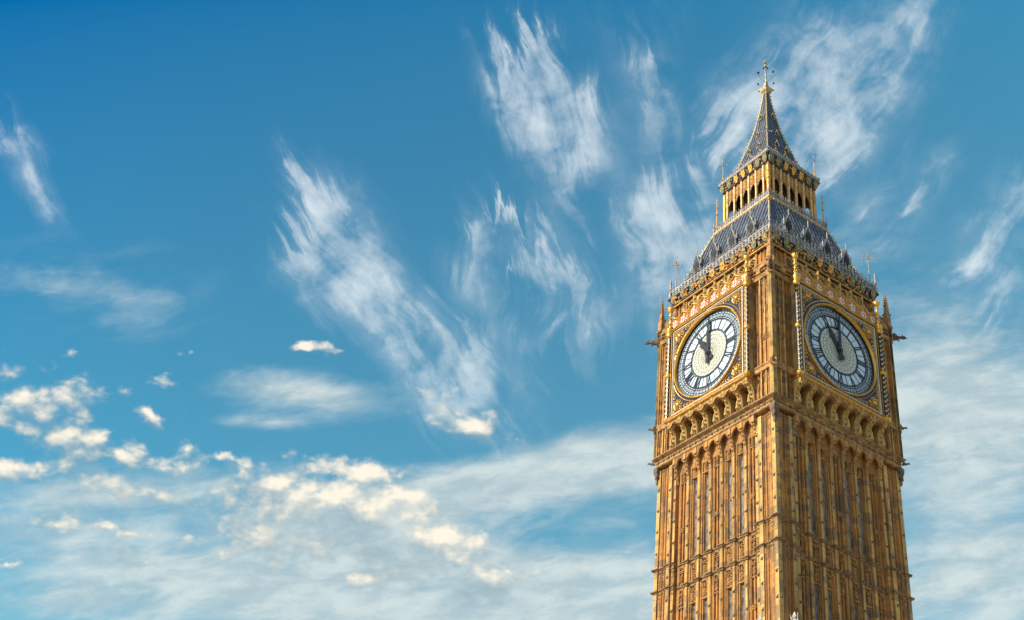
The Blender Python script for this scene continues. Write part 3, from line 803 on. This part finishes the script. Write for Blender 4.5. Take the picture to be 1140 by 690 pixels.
# --- gilded chain columns at each side of the dial, with crowns
def chain_column():
    a = MB(); a.mi = 0
    a.lathe([(.12, 50.9), (.12, 58.6)], (0, -6.82), 8)
    a.mi = 1
    z = 51.15; k = 0
    while z < 58.5:
        if abs(z-54.95) > .22:
            s_ = 1 if k % 2 else -1
            a.ball((s_*.085, -6.90, z), .085, 1, 1.0, .95, 6, 4)
        z += .205; k += 1
    a.mi = 2
    a.lathe([(.15, 50.7), (.24, 50.8), (.27, 50.95), (.2, 51.05)], (0, -6.82), 10)
    a.lathe([(.16, 54.75), (.22, 54.82), (.22, 55.05), (.16, 55.12)], (0, -6.82), 10)
    a.lathe([(.16, 58.5), (.24, 58.6), (.27, 58.8), (.2, 58.95), (.26, 59.1), (.28, 59.3), (.18, 59.42)], (0, -6.82), 10)
    return a
cc = chain_column().mesh('dial_column', ['navy', 'bead', 'gold'], True)
cap = MB()
cap.lathe([(.13, 59.4), (.11, 59.6), (.16, 59.7), (.10, 59.8), (.09, 60.3), (.16, 60.4), (.10, 60.5), (.09, 60.95), (.15, 61.02), (.24, 61.22), (.25, 61.34), (.16, 61.38), (.07, 61.42), (.04, 61.6)], (0, -6.78), 10)
for q in range(8): cap.ball((.22*math.cos(q*math.pi/4), -6.78+.22*math.sin(q*math.pi/4), 61.42), .06, n=5, m=3)
cap.mi = 1
for k in range(9):
    for q in range(2): cap.ball((.11*math.cos(q*math.pi+k*1.9), -6.78+.11*math.sin(q*math.pi+k*1.9), 59.72+.15*k), .065, n=5, m=3)
capm = cap.mesh('crown', ['gold', 'bead'], True)
place('dial_column', cc, (-4.30, 4.30), FACES, children=(('crown', capm),))

# --- gilded frieze above the dial with shields, wavy crest and finials
fr = MB()
wave = []
for i in range(8*8+1):
    t = i/64; u = -4.1+8.2*t; ph = ((u-HB[0])/B_) % 1.0; k = abs(ph-.5)*2        # 1 at buttress lines
    wave.append((u, 60.12+.38*k**2.2))
fr.pz([(-4.1, 59.1)] + wave + [(4.1, 59.1)], 6.45, 6.62)
fr.fb(-4.1, 4.1, 5.5, 6.46, 59.1, 59.95)
frieze = obj('frieze', fr, 'rose', T)
mb = MB()
mb.pd([(6.4, 59.10), (6.84, 59.10), (6.88, 59.16), (6.80, 59.24), (6.4, 59.24)], -4.12, 4.12)
mb.fb(-4.1, 4.1, 6.5, 6.70, 59.30, 59.36); mb.fb(-4.1, 4.1, 6.5, 6.69, 60.0, 60.05)
mb.tube([(u, -6.67, z+.03) for u, z in wave], .085, 6)
for c in BC:
    for dz in (0, .26): 
        mb.circ(c, 59.58+dz, 6.66, .12, .03, 10, 4)
    for q in (-.3, .3): mb.ball((c+q*.85, -6.66, 59.52), .06, 1, .6, 1, 5, 3); mb.ball((c+q*.85, -6.66, 59.85), .06, 1, .6, 1, 5, 3)
obj('frieze_gilding', mb, 'gold', frieze, smooth=True)
mb = MB()
for c in HB[1:-1] + [HB[0]+.22, HB[-1]-.22]:
    mb.cut(); mb.mi = 0; mb.pz([(c-.19, 59.95), (c-.19, 59.62), (c-.12, 59.46), (c, 59.38), (c+.12, 59.46), (c+.19, 59.62), (c+.19, 59.95)], 6.6, 6.70)
    mb.mi = 1; mb.fb(c-.035, c+.035, 6.68, 6.712, 59.42, 59.94); mb.fb(c-.18, c-.036, 6.68, 6.711, 59.68, 59.75); mb.fb(c+.036, c+.18, 6.68, 6.711, 59.68, 59.75)
obj('cross_shield', mb, ['white', 'red'], frieze)
mb = MB()
for c in HB[1:-1]:
    mb.cut(); mb.lathe([(.05, 60.4), (.10, 60.5), (.05, 60.62), (.045, 60.8), (.13, 60.92), (.08, 61.02), (.05, 61.1), (.09, 61.2), (.02, 61.36)], (c, -6.6), 7)
    for q in (-.14, .14): mb.ball((c+q, -6.6, 60.95), .075, n=5, m=3)
obj('crest_finial', mb, 'stone', frieze, smooth=True)
copies(frieze, [FACES[1]])

# --- upper wall with blind arches, corner piers
us = mirror([(0, 3.86, 5.06), (3.86, 4.06, 5.50), (4.06, 4.40, 5.36), (4.40, 4.47, 5.44), (4.47, 4.78, 5.36), (4.78, 4.86, 5.46), (4.86, 5.14, 5.36), (5.14, 5.24, 5.46), (5.24, 5.52, 5.52)])
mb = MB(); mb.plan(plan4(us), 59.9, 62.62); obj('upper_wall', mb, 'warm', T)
mb = MB()
for c in HB:
    mb.cut()
    if abs(c) < 4: mb.fb(c-.09, c+.09, 5.0, 5.52, 59.96, 62.62); mb.fb(c-.16, c+.16, 5.0, 5.42, 59.95, 62.6)
for c in BC:
    mb.cut(); h = .42; n = 12
    mb.pz([(c-h-.005, 62.61), (c-h-.005, 61.85)] + [(c-h+.03+(2*h-.06)*i/n, 61.85+.52*(1-abs(2*i/n-1)**1.8)) for i in range(n+1)] + [(c+h+.005, 61.85), (c+h+.005, 62.61)], 5.28, 5.40)
    for q in (-.2, .2): mb.circ(c+q, 61.93, 5.34, .13, .04, 10, 4)
    mb.ball((c, -5.34, 62.18), .08, n=6, m=3)
    mb.fb(c-.05, c+.05, 5.0, 5.2, 59.95, 62.0)
for s_ in (-1, 1): mb.cut(); mb.fb(s_*5.25, s_*5.526, 5.3, 5.526, 59.96, 62.6)
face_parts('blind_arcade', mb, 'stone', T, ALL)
mb = MB()
for c in BC:
    for q in (-.22, .22): mb.cut(); mb.pz([(c+q-.12, 60.2), (c+q-.12, 61.5), (c+q, 61.8), (c+q+.12, 61.5), (c+q+.12, 60.2)], 5.0, 5.072)
face_parts('belfry_louvre', mb, 'dark', T, FACES)

# --- corner pinnacles with flying struts
pin = MB()
pin.sq([(.27, 60.3), (.27, 60.5), (.2, 60.55), (.19, 61.5), (.25, 61.58), (.25, 61.66), (.15, 61.75), (.12, 62.35), (.16, 62.42), (.10, 62.5), (.03, 63.35)])
for z, r in ((61.7, .22), (62.45, .17), (62.7, .12), (62.95, .10), (63.15, .08)):
    for q in range(4): pin.ball((r*math.cos(q*math.pi/2+.785), r*math.sin(q*math.pi/2+.785), z), .065, n=5, m=3)
pin.ball((0, 0, 63.4), .085); pin.ball((0, 0, 63.55), .05)
pm_ = pin.mesh('pinnacle', ['carved'])
fly = MB(); fly.extr([(.05, 60.5), (.35, 60.8), (.62, 61.15), (.95, 61.35), (.95, 61.75), (.55, 61.55), (.15, 61.2)], lambda p, c: (p[0], c, p[1]), -.09, .09)
fm_ = fly.mesh('flying_strut', ['carved'])
for sx, sy in CORN:
    o = obj('pinnacle', pm_, [], T, loc=(sx*6.16, sy*6.16, 0)); obj('flying_strut', fm_, [], o, math.atan2(-sy, -sx))

# --- main cornice with shields and gilded leaves
mb = MB(); mb.sq([(5.0, 62.6), (5.54, 62.6), (5.60, 62.66), (5.56, 62.74), (5.60, 62.95), (5.68, 63.25), (5.80, 63.46), (5.86, 63.50), (5.86, 63.62), (5.74, 63.70), (5.0, 63.70)])
obj('main_cornice', mb, 'navy', T)
mb = MB(); mb.sq([(5.60, 62.602), (5.66, 62.62), (5.66, 62.70), (5.60, 62.73)]); obj('gilded_fillet', mb, 'goldpaint', T)
def leaves(us_, d, z0, z1, slope, r=.085, n=5):
    mb = MB(); mb.mi = 2; L = max(us_)+.1; mb.fb(-L, L, d-.06, d+.05, z0+.02, z0+.08)
    for u in us_:
        for q in range(n):
            z = random.uniform(z0, z1); mb.mi = random.choice((0, 0, 1, 2, 2))
            mb.ball((u+random.uniform(-.2, .2), -(d+(z-z0)*slope), z), r*random.uniform(.7, 1.3), 1.1, .7, 1.2, 5, 3)
    return mb
face_parts('cornice_leaf', leaves([c*1.0 for c in BC] + [-4.68, 4.68, -5.2, 5.2] + [c-.3 for c in BC] + [c+.3 for c in BC], 5.64, 62.80, 63.44, .32, .085, 8), ['rust', 'goldpaint', 'sooty'], T, FACES, True)
def shield_mesh(w_, d, z0, z1, tilt, m):
    mb = MB(); zz = z1-z0
    poly = [(-w_, z1), (-w_, z0+.45*zz), (-w_*.6, z0+.15*zz), (0, z0), (w_*.6, z0+.15*zz), (w_, z0+.45*zz), (w_, z1)]
    def fn(p, c): return (p[0], -(d+(p[1]-z0)*tilt+c), p[1])
    mb.mi = 0; mb.extr(poly, fn, 0, .07)
    mb.mi = 1
    pts = [fn(p, .08) for p in poly]; mb.tube(pts, .02, 4, closed=True)
    for q in range(5): mb.ball(fn((random.uniform(-.7, .7)*w_, z0+random.uniform(.3, .9)*zz), .08), .06, 1, .5, 1, 5, 3)
    if 0: mb.extr([(-.04*w_/.26, z1-.08*zz), (-.04*w_/.26, z0+.2*zz), (.04*w_/.26, z0+.2*zz), (.04*w_/.26, z1-.08*zz)], fn, .07, .10)
    mb.ball(fn((0, z0+.62*zz), .09), w_*.38, 1.2, .5, 1, 6, 3)
    return mb.mesh('shield', [m, 'goldpaint'])
g1 = shield_mesh(.23, 5.66, 62.92, 63.62, .22, 'green'); g2 = shield_mesh(.25, 5.66, 62.90, 63.64, .22, 'gold')
place('shield', g1, [u for u in HB if abs(u) > 1.5] + [-5.25, 5.25], FACES); place('shield', g2, [HB[3], HB[4]], FACES)

# --- iron cresting above the cornice
def cresting(L, d, z, h, pitch, pins=()):
    mb = MB()
    mb.fb(-L, L, d-.05, d+.05, z, z+.10); mb.fb(-L, L, d-.03, d+.03, z+h*.52, z+h*.60)
    n = int(2*L/pitch); p = 2*L/n
    for i in range(n+1):
        u = -L+i*p; mb.fb(u-.04, u+.04, d-.03, d+.03, z+.1, z+h*.52)
        mb.tube([(u, -d, z+h*.55), (u, -d, z+h*.95)], .03, 4, .012)
        for q in (-1, 1): mb.ball((u+q*.085, -d, z+h*.78), .058, n=4, m=3)
        mb.ball((u, -d, z+h), .055, n=4, m=3)
        if i < n:
            for dz in (.22, .40): mb.circ(u+p/2, z+h*dz+.03, d, p*.30, .032, 7, 3)
    return mb
face_parts('roof_cresting', cresting(5.74, 5.72, 63.70, 1.2, .36), 'iron', T, ALL)
def cross_finial(z0, h, arms=True, m='goldpaint'):
    mb = MB()
    mb.mi = 0
    mb.lathe([(.11, 0), (.13, .15), (.07, .3), (.05, h*.35), (.09, h*.37), (.03, h*.42), (.025, h*.93), (.02, h)], (0, 0), 6)
    mb.mi = 1
    mb.ball((0, 0, h), .07, n=6, m=3)
    za = h*.76
    for a in (0, math.pi/2):
        c, s_ = math.cos(a+math.pi/4), math.sin(a+math.pi/4)
        mb.tube([(-c*.36, -s_*.36, za), (c*.36, s_*.36, za)], .028, 4)
        for q in (-1, 1):
            mb.ball((q*c*.38, q*s_*.38, za), .075, n=5, m=3)
            mb.ball((q*c*.15, q*s_*.15, za+.12), .05, n=5, m=3)
    mb.ball((0, 0, za), .08, n=6, m=3)
    return mb
cf = cross_finial(0, 3.6).mesh('corner_finial', ['iron', 'goldpaint'])
for sx, sy in CORN: obj('corner_finial', cf, [], T, loc=(sx*5.42, sy*5.42, 64.5))
# small iron obelisks beside them
ob = MB(); ob.sq([(.09, 63.7), (.10, 64.2), (.06, 64.4), (.05, 65.1), (.09, 65.15), (.01, 65.75)]); om = ob.mesh('cresting_post', ['iron'])
for sx, sy in CORN:
    for q in (0, 1): obj('cresting_post', om, [], T, loc=(sx*(5.72-.0*q), sy*(5.72-.0*q), 0)) if q == 0 else None

# --- lower roof
def prof_at(prof, z):
    for (r0, z0), (r1, z1) in zip(prof, prof[1:]):
        if z0 <= z <= z1: return r0+(r1-r0)*(z-z0)/(z1-z0)
    return prof[-1][0]
RP = [(5.45, 63.65), (5.30, 64.3), (4.86, 65.6), (4.40, 66.9), (3.94, 68.3), (3.52, 69.6), (3.30, 70.25)]
mb = MB(); mb.sq(RP); obj('lower_roof', mb, 'roof', T)
def z_of(prof, half):
    for (r0, z0), (r1, z1) in zip(prof, prof[1:]):
        if r1 <= half <= r0: return z0+(z1-z0)*(r0-half)/(r0-r1)
    return prof[-1][1] if half < prof[-1][0] else prof[0][1]
def ribs(prof, pitch, wd, hgt):
    mb = MB(); u = 0; us_ = []
    k = int(prof[0][0]/pitch)
    for i in range(-k, k+1):
        u = i*pitch
        ztop = z_of(prof, abs(u)+.05)
        if ztop-prof[0][1] < .4: continue
        pr = [p for p in prof if p[1] < ztop-.05] + [(prof_at(prof, ztop), ztop)]
        poly = [(r-.02, z) for r, z in pr] + [(r+hgt, z+.02) for r, z in pr[::-1]]
        # convex-safe: emit per segment
        for (a, b) in zip(pr, pr[1:]):
            mb.pd([(a[0]-.02, a[1]), (a[0]+hgt, a[1]), (b[0]+hgt, b[1]), (b[0]-.02, b[1])], u-wd/2, u+wd/2)
    return mb
face_parts('roof_rib', ribs(RP, .42, .11, .06), 'rib', T, FACES)
def hips(prof, r, pitch):
    mb = MB()
    for sx, sy in CORN:
        mb.cut(); mb.tube([(sx*h, sy*h, z) for h, z in prof], r, 6)
        z = prof[0][1]+pitch
        while z < prof[-1][1]:
            h = prof_at(prof, z)+.05; mb.ball((sx*h, sy*h, z), r*1.1, n=5, m=3); mb.tube([(sx*h, sy*h, z), (sx*(h+r*1.3), sy*(h+r*1.3), z+r*1.6)], r*.5, 4, r*.2)
            z += pitch
    return mb
obj('roof_hip', hips(RP, .09, .5), 'giltiron', T)
# dormers
def dormer(w_, h, dep):
    """gabled iron dormer, origin at its sill; front faces -Y"""
    mb = MB(); mb.mi = 0
    mb.pz([(-w_, 0), (-w_, h*.45), (0, h), (w_, h*.45), (w_, 0)], -dep, .0)
    mb.mi = 1
    mb.pz([(-w_*.55, h*.08), (-w_*.55, h*.40), (0, h*.66), (w_*.55, h*.40), (w_*.55, h*.08)], .0, .03)
    mb.mi = 2
    for s_ in (-1, 1):
        mb.tube([(s_*(w_+.05), -.05, h*.40), (0, -.05, h*1.04)], w_*.13, 4)
        mb.tube([(s_*w_, -.03, 0), (s_*w_, -.03, h*.48)], w_*.11, 4)
        for q in (.25, .5, .75): mb.ball((s_*w_*(1-q)+s_*.06, -.05, h*(.45+.57*q)), w_*.16, n=5, m=3)
        mb.lathe([(w_*.12, h*.3), (w_*.14, h*.6), (w_*.05, h*.7), (.005, h*.95)], (s_*(w_+.12), -.02), 5)
    mb.lathe([(w_*.1, h), (w_*.2, h*1.08), (w_*.07, h*1.13), (w_*.16, h*1.24), (.01, h*1.42)], (0, -.05), 6)
    return mb
dm = dormer(.38, 1.7, 1.4).mesh('dormer', ['roof', 'dark', 'iron'])
for r in FACES:
    for u in (-3.15, -1.05, 1.05, 3.15):
        z = 65.35; d = prof_at(RP, z)+.22
        x, y = u, -d; c, s_ = math.cos(r), math.sin(r)
        obj('dormer', dm, [], T, r, loc=(x*c-y*s_, x*s_+y*c, z))
    for u in (-4.1, -2.1, 0, 2.1, 4.1):
        pass
# ornamental ridge lower down each roof face (row of small lucarnes between the dormers)
mb = MB()
for i in range(26):
    u = -4.55+i*.364; z = 64.95
    mb.tube([(u, -5.16, z-.35), (u, -5.16, z+.25)], .04, 4, .02); mb.ball((u, -5.16, z+.28), .06, n=5, m=3)
    mb.circ(u+.18, z-.05, 5.16, .12, .028, 8, 3)
face_parts('roof_gablet', mb, 'iron', T, FACES)

# --- lantern gallery
mb = MB(); mb.sq([(2.9, 69.9), (3.16, 70.0), (3.22, 70.12), (3.18, 70.2), (3.30, 70.34), (3.34, 70.4), (3.34, 70.5), (3.0, 70.5)]); obj('balcony', mb, 'giltiron', T)
mb = cresting(3.24, 3.24, 70.5, .80, .27)
face_parts('balcony_railing', mb, 'iron', T, ALL)
mb = MB()
mb.fb(-3.2, 3.2, 3.1, 3.30, 70.20, 70.24)
for i in range(24): mb.ball((-3.2+i*.278, -3.33, 70.22), .085, 1, .8, 1.1, 5, 3)
face_parts('balcony_boss', mb, 'goldpaint', T, FACES, True)
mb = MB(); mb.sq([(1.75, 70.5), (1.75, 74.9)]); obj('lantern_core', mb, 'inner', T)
LU = [-2.175, -1.305, -.435, .435, 1.305, 2.175]
col = MB()
col.fb(-.07, .07, 2.62, 2.80, 70.5, 74.9); col.fb(-.10, .10, 2.60, 2.83, 70.5, 70.9); col.fb(-.10, .10, 2.60, 2.83, 73.6, 73.72)
lc = col.mesh('lantern_column', ['colpaint'])
place('lantern_column', lc, LU, ALL)
mb = MB()
cs = [-2.52] + [-1.74, -.87, 0, .87, 1.74] + [2.52]
for c in cs:
    mb.cut(); mb.mi = 0
    h = .365 if abs(c) < 2 else .24; n = 10
    mb.pz([(c-h, 74.9), (c-h, 73.1)] + [(c-h+.02+(2*h-.04)*i/n, 73.1+.55*(1-abs(2*i/n-1)**1.6)) for i in range(n+1)] + [(c+h, 73.1), (c+h, 74.9)], 2.60, 2.68)
    mb.mi = 1
    for z in (73.95, 74.25, 74.55): mb.circ(c, z, 2.70, .11, .045, 8, 4)
    for z in (73.85, 74.4): 
        for q in (-.2, .2): 
            if abs(c) < 2: mb.ball((c+q, -2.70, z), .07, n=5, m=3)
    mb.tube([(c, -2.72, 73.6), (c, -2.72, 74.85)], .045, 4)
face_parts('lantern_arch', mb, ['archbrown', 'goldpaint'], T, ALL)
tur = MB()
tur.lathe([(.24, 70.5), (.24, 70.9), (.18, 71.0), (.17, 73.2), (.22, 73.3), (.19, 73.4), (.18, 74.5), (.10, 75.0)], (0, 0), 8)
for z in [71.2+.22*i for i in range(14)]:
    for q in range(6): tur.ball((.17*math.cos(q*1.047+z), .17*math.sin(q*1.047+z), z), .045, n=4, m=3)
tm_ = tur.mesh('lantern_turret', ['gold'], True)
for sx, sy in CORN: obj('lantern_turret', tm_, [], T, loc=(sx*2.62, sy*2.62, 0))
# lantern cornice
mb = MB(); mb.sq([(2.6, 74.85), (2.72, 74.88), (2.76, 75.0), (2.82, 75.25), (2.94, 75.6), (3.04, 75.72), (3.05, 75.84), (2.95, 75.92), (2.5, 75.92)])
obj('lantern_cornice', mb, 'navy', T)
face_parts('lantern_leaf', leaves([-2.6+i*.26 for i in range(21)], 2.80, 74.98, 75.66, .26, .075, 4), ['rust', 'gold', 'sooty'], T, FACES, True)
g3 = shield_mesh(.21, 2.80, 74.98, 75.72, .27, 'green'); g4 = shield_mesh(.21, 2.80, 74.98, 75.72, .27, 'gold')
place('lantern_shield', g3, (-2.6, -1.74, 1.74, 2.6), FACES); place('lantern_shield', g4, (-.87, 0, .87), FACES)
face_parts('eave_cresting', cresting(2.98, 2.98, 75.92, .50, .22), 'iron', T, ALL)
ef = cross_finial(0, 3.3).mesh('eave_finial', ['goldpaint', 'iron']); 
for sx, sy in CORN: obj('eave_finial', ef, [], T, loc=(sx*2.74, sy*2.74, 75.95))
bf = MB(); bf.lathe([(.12, 0), (.14, .3), (.06, .6), (.045, 1.6), (.09, 1.7), (.05, 1.85), (.035, 3.0), (.07, 3.1), (.01, 3.5)], (0, 0), 6)
for z in (1.7, 2.5): 
    for q in range(4): bf.ball((.11*math.cos(q*1.571), .11*math.sin(q*1.571), z), .05, n=4, m=3)
bm_ = bf.mesh('balcony_finial', ['goldpaint'])
for sx, sy in CORN: obj('balcony_finial', bm_, [], T, loc=(sx*3.10, sy*3.10, 71.0))
bp_ = MB(); bp_.sq([(.06, 70.5), (.07, 71.1), (.04, 71.3), (.01, 72.1)]); bpm = bp_.mesh('railing_post', ['iron'])
for sx, sy in CORN: obj('railing_post', bpm, [], T, loc=(sx*3.26, sy*3.26, 0))

# --- spire
SP = [(2.40, 75.92), (2.25, 76.4), (1.94, 77.5), (1.61, 78.8), (1.20, 80.5), (.85, 82.1), (.54, 84.1), (.36, 85.4), (.25, 86.4), (.18, 87.3)]
mb = MB(); mb.sq(SP); obj('spire_roof', mb, 'roof', T)
face_parts('spire_rib', ribs(SP, .28, .07, .045), 'rib', T, FACES)
obj('spire_hip', hips(SP, .065, .42), 'giltiron', T)
def lucarne():
    mb = MB(); w_, h, dep = .20, .60, .55
    mb.mi = 0; mb.pz([(-w_, 0), (-w_, h*.35), (0, h), (w_, h*.35), (w_, 0)], -dep, .0)
    mb.mi = 1; mb.pz([(-w_*.8, h*.04), (-w_*.8, h*.36), (0, h*.84), (w_*.8, h*.36), (w_*.8, h*.04)], .0, .03)
    mb.mi = 2
    for s_ in (-1, 1): mb.tube([(s_*(w_+.07), -.08, h*.24), (0, -.08, h*1.08)], .042, 4)
    mb.ball((0, -.08, h*1.14), .06, n=5, m=3); mb.fb(-w_, w_, .0, .06, -.03, .03)
    return mb
sd = lucarne().mesh('lucarne', ['roof', 'dark', 'giltiron'])
for r in FACES:
    for (u, z) in ((-1.15, 77.35), (0, 77.45), (1.15, 77.35), (-.58, 78.9), (.58, 78.9), (0, 81.0), (0, 83.5)):
        d = prof_at(SP, z)+.06; c, s_ = math.cos(r), math.sin(r)
        o = obj('lucarne', sd, [], T, r, loc=(u*c+d*s_, u*s_-d*c, z))
        if z > 80: o.scale = (.85, .85, .9)
# --- finial: crown, orb, cross and gilded sprays
mb = MB()
mb.sq([(.16, 87.2), (.18, 87.35), (.36, 87.5), (.46, 87.72), (.48, 87.80), (.30, 87.92), (.15, 88.3), (.11, 88.8)])
for sx, sy in CORN:
    mb.ball((sx*.47, sy*.47, 87.7), .10); mb.ball((sx*.30, sy*.30, 87.42), .08)
fin = obj('finial', mb, 'giltiron', T)
mb = MB(); mb.lathe([(.10, 88.3), (.13, 88.7), (.07, 89.0), (.06, 90.2), (.12, 90.3), (.05, 90.45), (.05, 90.9), (.11, 91.0), (.04, 91.1), (.03, 91.9)], (0, 0), 8)
mb.ball((0, 0, 91.15), .13); mb.circ(0, 91.45, 0, .2, .045, 10, 5)
mb.tube([(-.24, .0, 91.45), (.24, 0, 91.45)], .04, 5); mb.tube([(0, -.24, 91.45), (0, .24, 91.45)], .04, 5); mb.ball((0, 0, 91.85), .07)
obj('finial_shaft', mb, 'giltiron', fin, smooth=True)
mb = MB()
for k in range(4):
    a = k*math.pi/2; c, s_ = math.cos(a), math.sin(a)
    mb.tube([(0, 0, 88.7), (c*.45, s_*.45, 88.75), (c*.85, s_*.85, 89.0), (c*1.0, s_*1.0, 89.35)], .011, 4); mb.ball((c*1.0, s_*1.0, 89.42), .10)
    a += math.pi/4; c, s_ = math.cos(a), math.sin(a)
    mb.tube([(0, 0, 88.7), (0, 0, 90.6)], .03, 4); mb.tube([(0, 0, 89.6), (c*.3, s_*.3, 89.6), (c*.6, s_*.6, 89.85), (c*.64, s_*.64, 90.15)], .011, 4); mb.ball((c*.64, s_*.64, 90.2), .10)
    mb.tube([(0, 0, 90.6), (c*.18, s_*.18, 90.75)], .02, 4); mb.ball((c*.18, s_*.18, 90.75), .09)
obj('finial_spray', mb, 'navy', fin, smooth=True)

# ------------------------------------------------------------------ neighbouring stair turret whose crest tips reach into the frame
def pixel_point(x, y, t):
    v = FW+RT*((x-570)/FPX)+UP*((345-y)/FPX); return CP+v*(t/math.hypot(v.x, v.y))
pa = pixel_point(846.5, 684.5, 62.0); pb = pixel_point(884.5, 680.5, 62.0); mid = (pa+pb)/2
TT = bpy.data.objects.new('stair_turret', None); COL.objects.link(TT); TT.location = (mid.x, mid.y, 0)
tag(TT, 'pale carved finial tips of a low stone turret in front of the tower foot', 'turret')
dirv = Vector((pb.x-pa.x, pb.y-pa.y, 0)); hl = dirv.length/2; ang = math.atan2(dirv.y, dirv.x); top = min(pa.z, pb.z)
mb = MB(); mb.box(-hl-.12, hl+.12, -.5, .5, 0, top-1.25); mb.box(-hl-.2, hl+.2, -.58, .58, top-1.25, top-1.15); obj('wall', mb, 'stone', TT, ang)
M['pale'] = mat('weathered_white_stone', (.66, .66, .64), .8, var=(6, (.40, .40, .40)), bump=.6, bscale=20)
for s_, p in ((-1, pa), (1, pb)):
    mb = MB(); z = p.z
    mb.lathe([(.10, top-1.16), (.11, z-.55), (.16, z-.5), (.07, z-.42), (.05, z-.25), (.10, z-.2), (.015, z)], (s_*hl, 0), 6)
    for q in range(6): mb.ball((s_*hl+.15*math.cos(q), .15*math.sin(q), z-.42+.03*q), .05, n=5, m=3); 
    mb.tube([(s_*hl+.14, 0, z-.5), (s_*hl+.16, 0, z-.02)], .02, 4, .008); mb.tube([(s_*hl-.16, 0, z-.5), (s_*hl-.24, 0, z-.15)], .02, 4, .008)
    obj('finial', mb, 'pale', TT, ang)
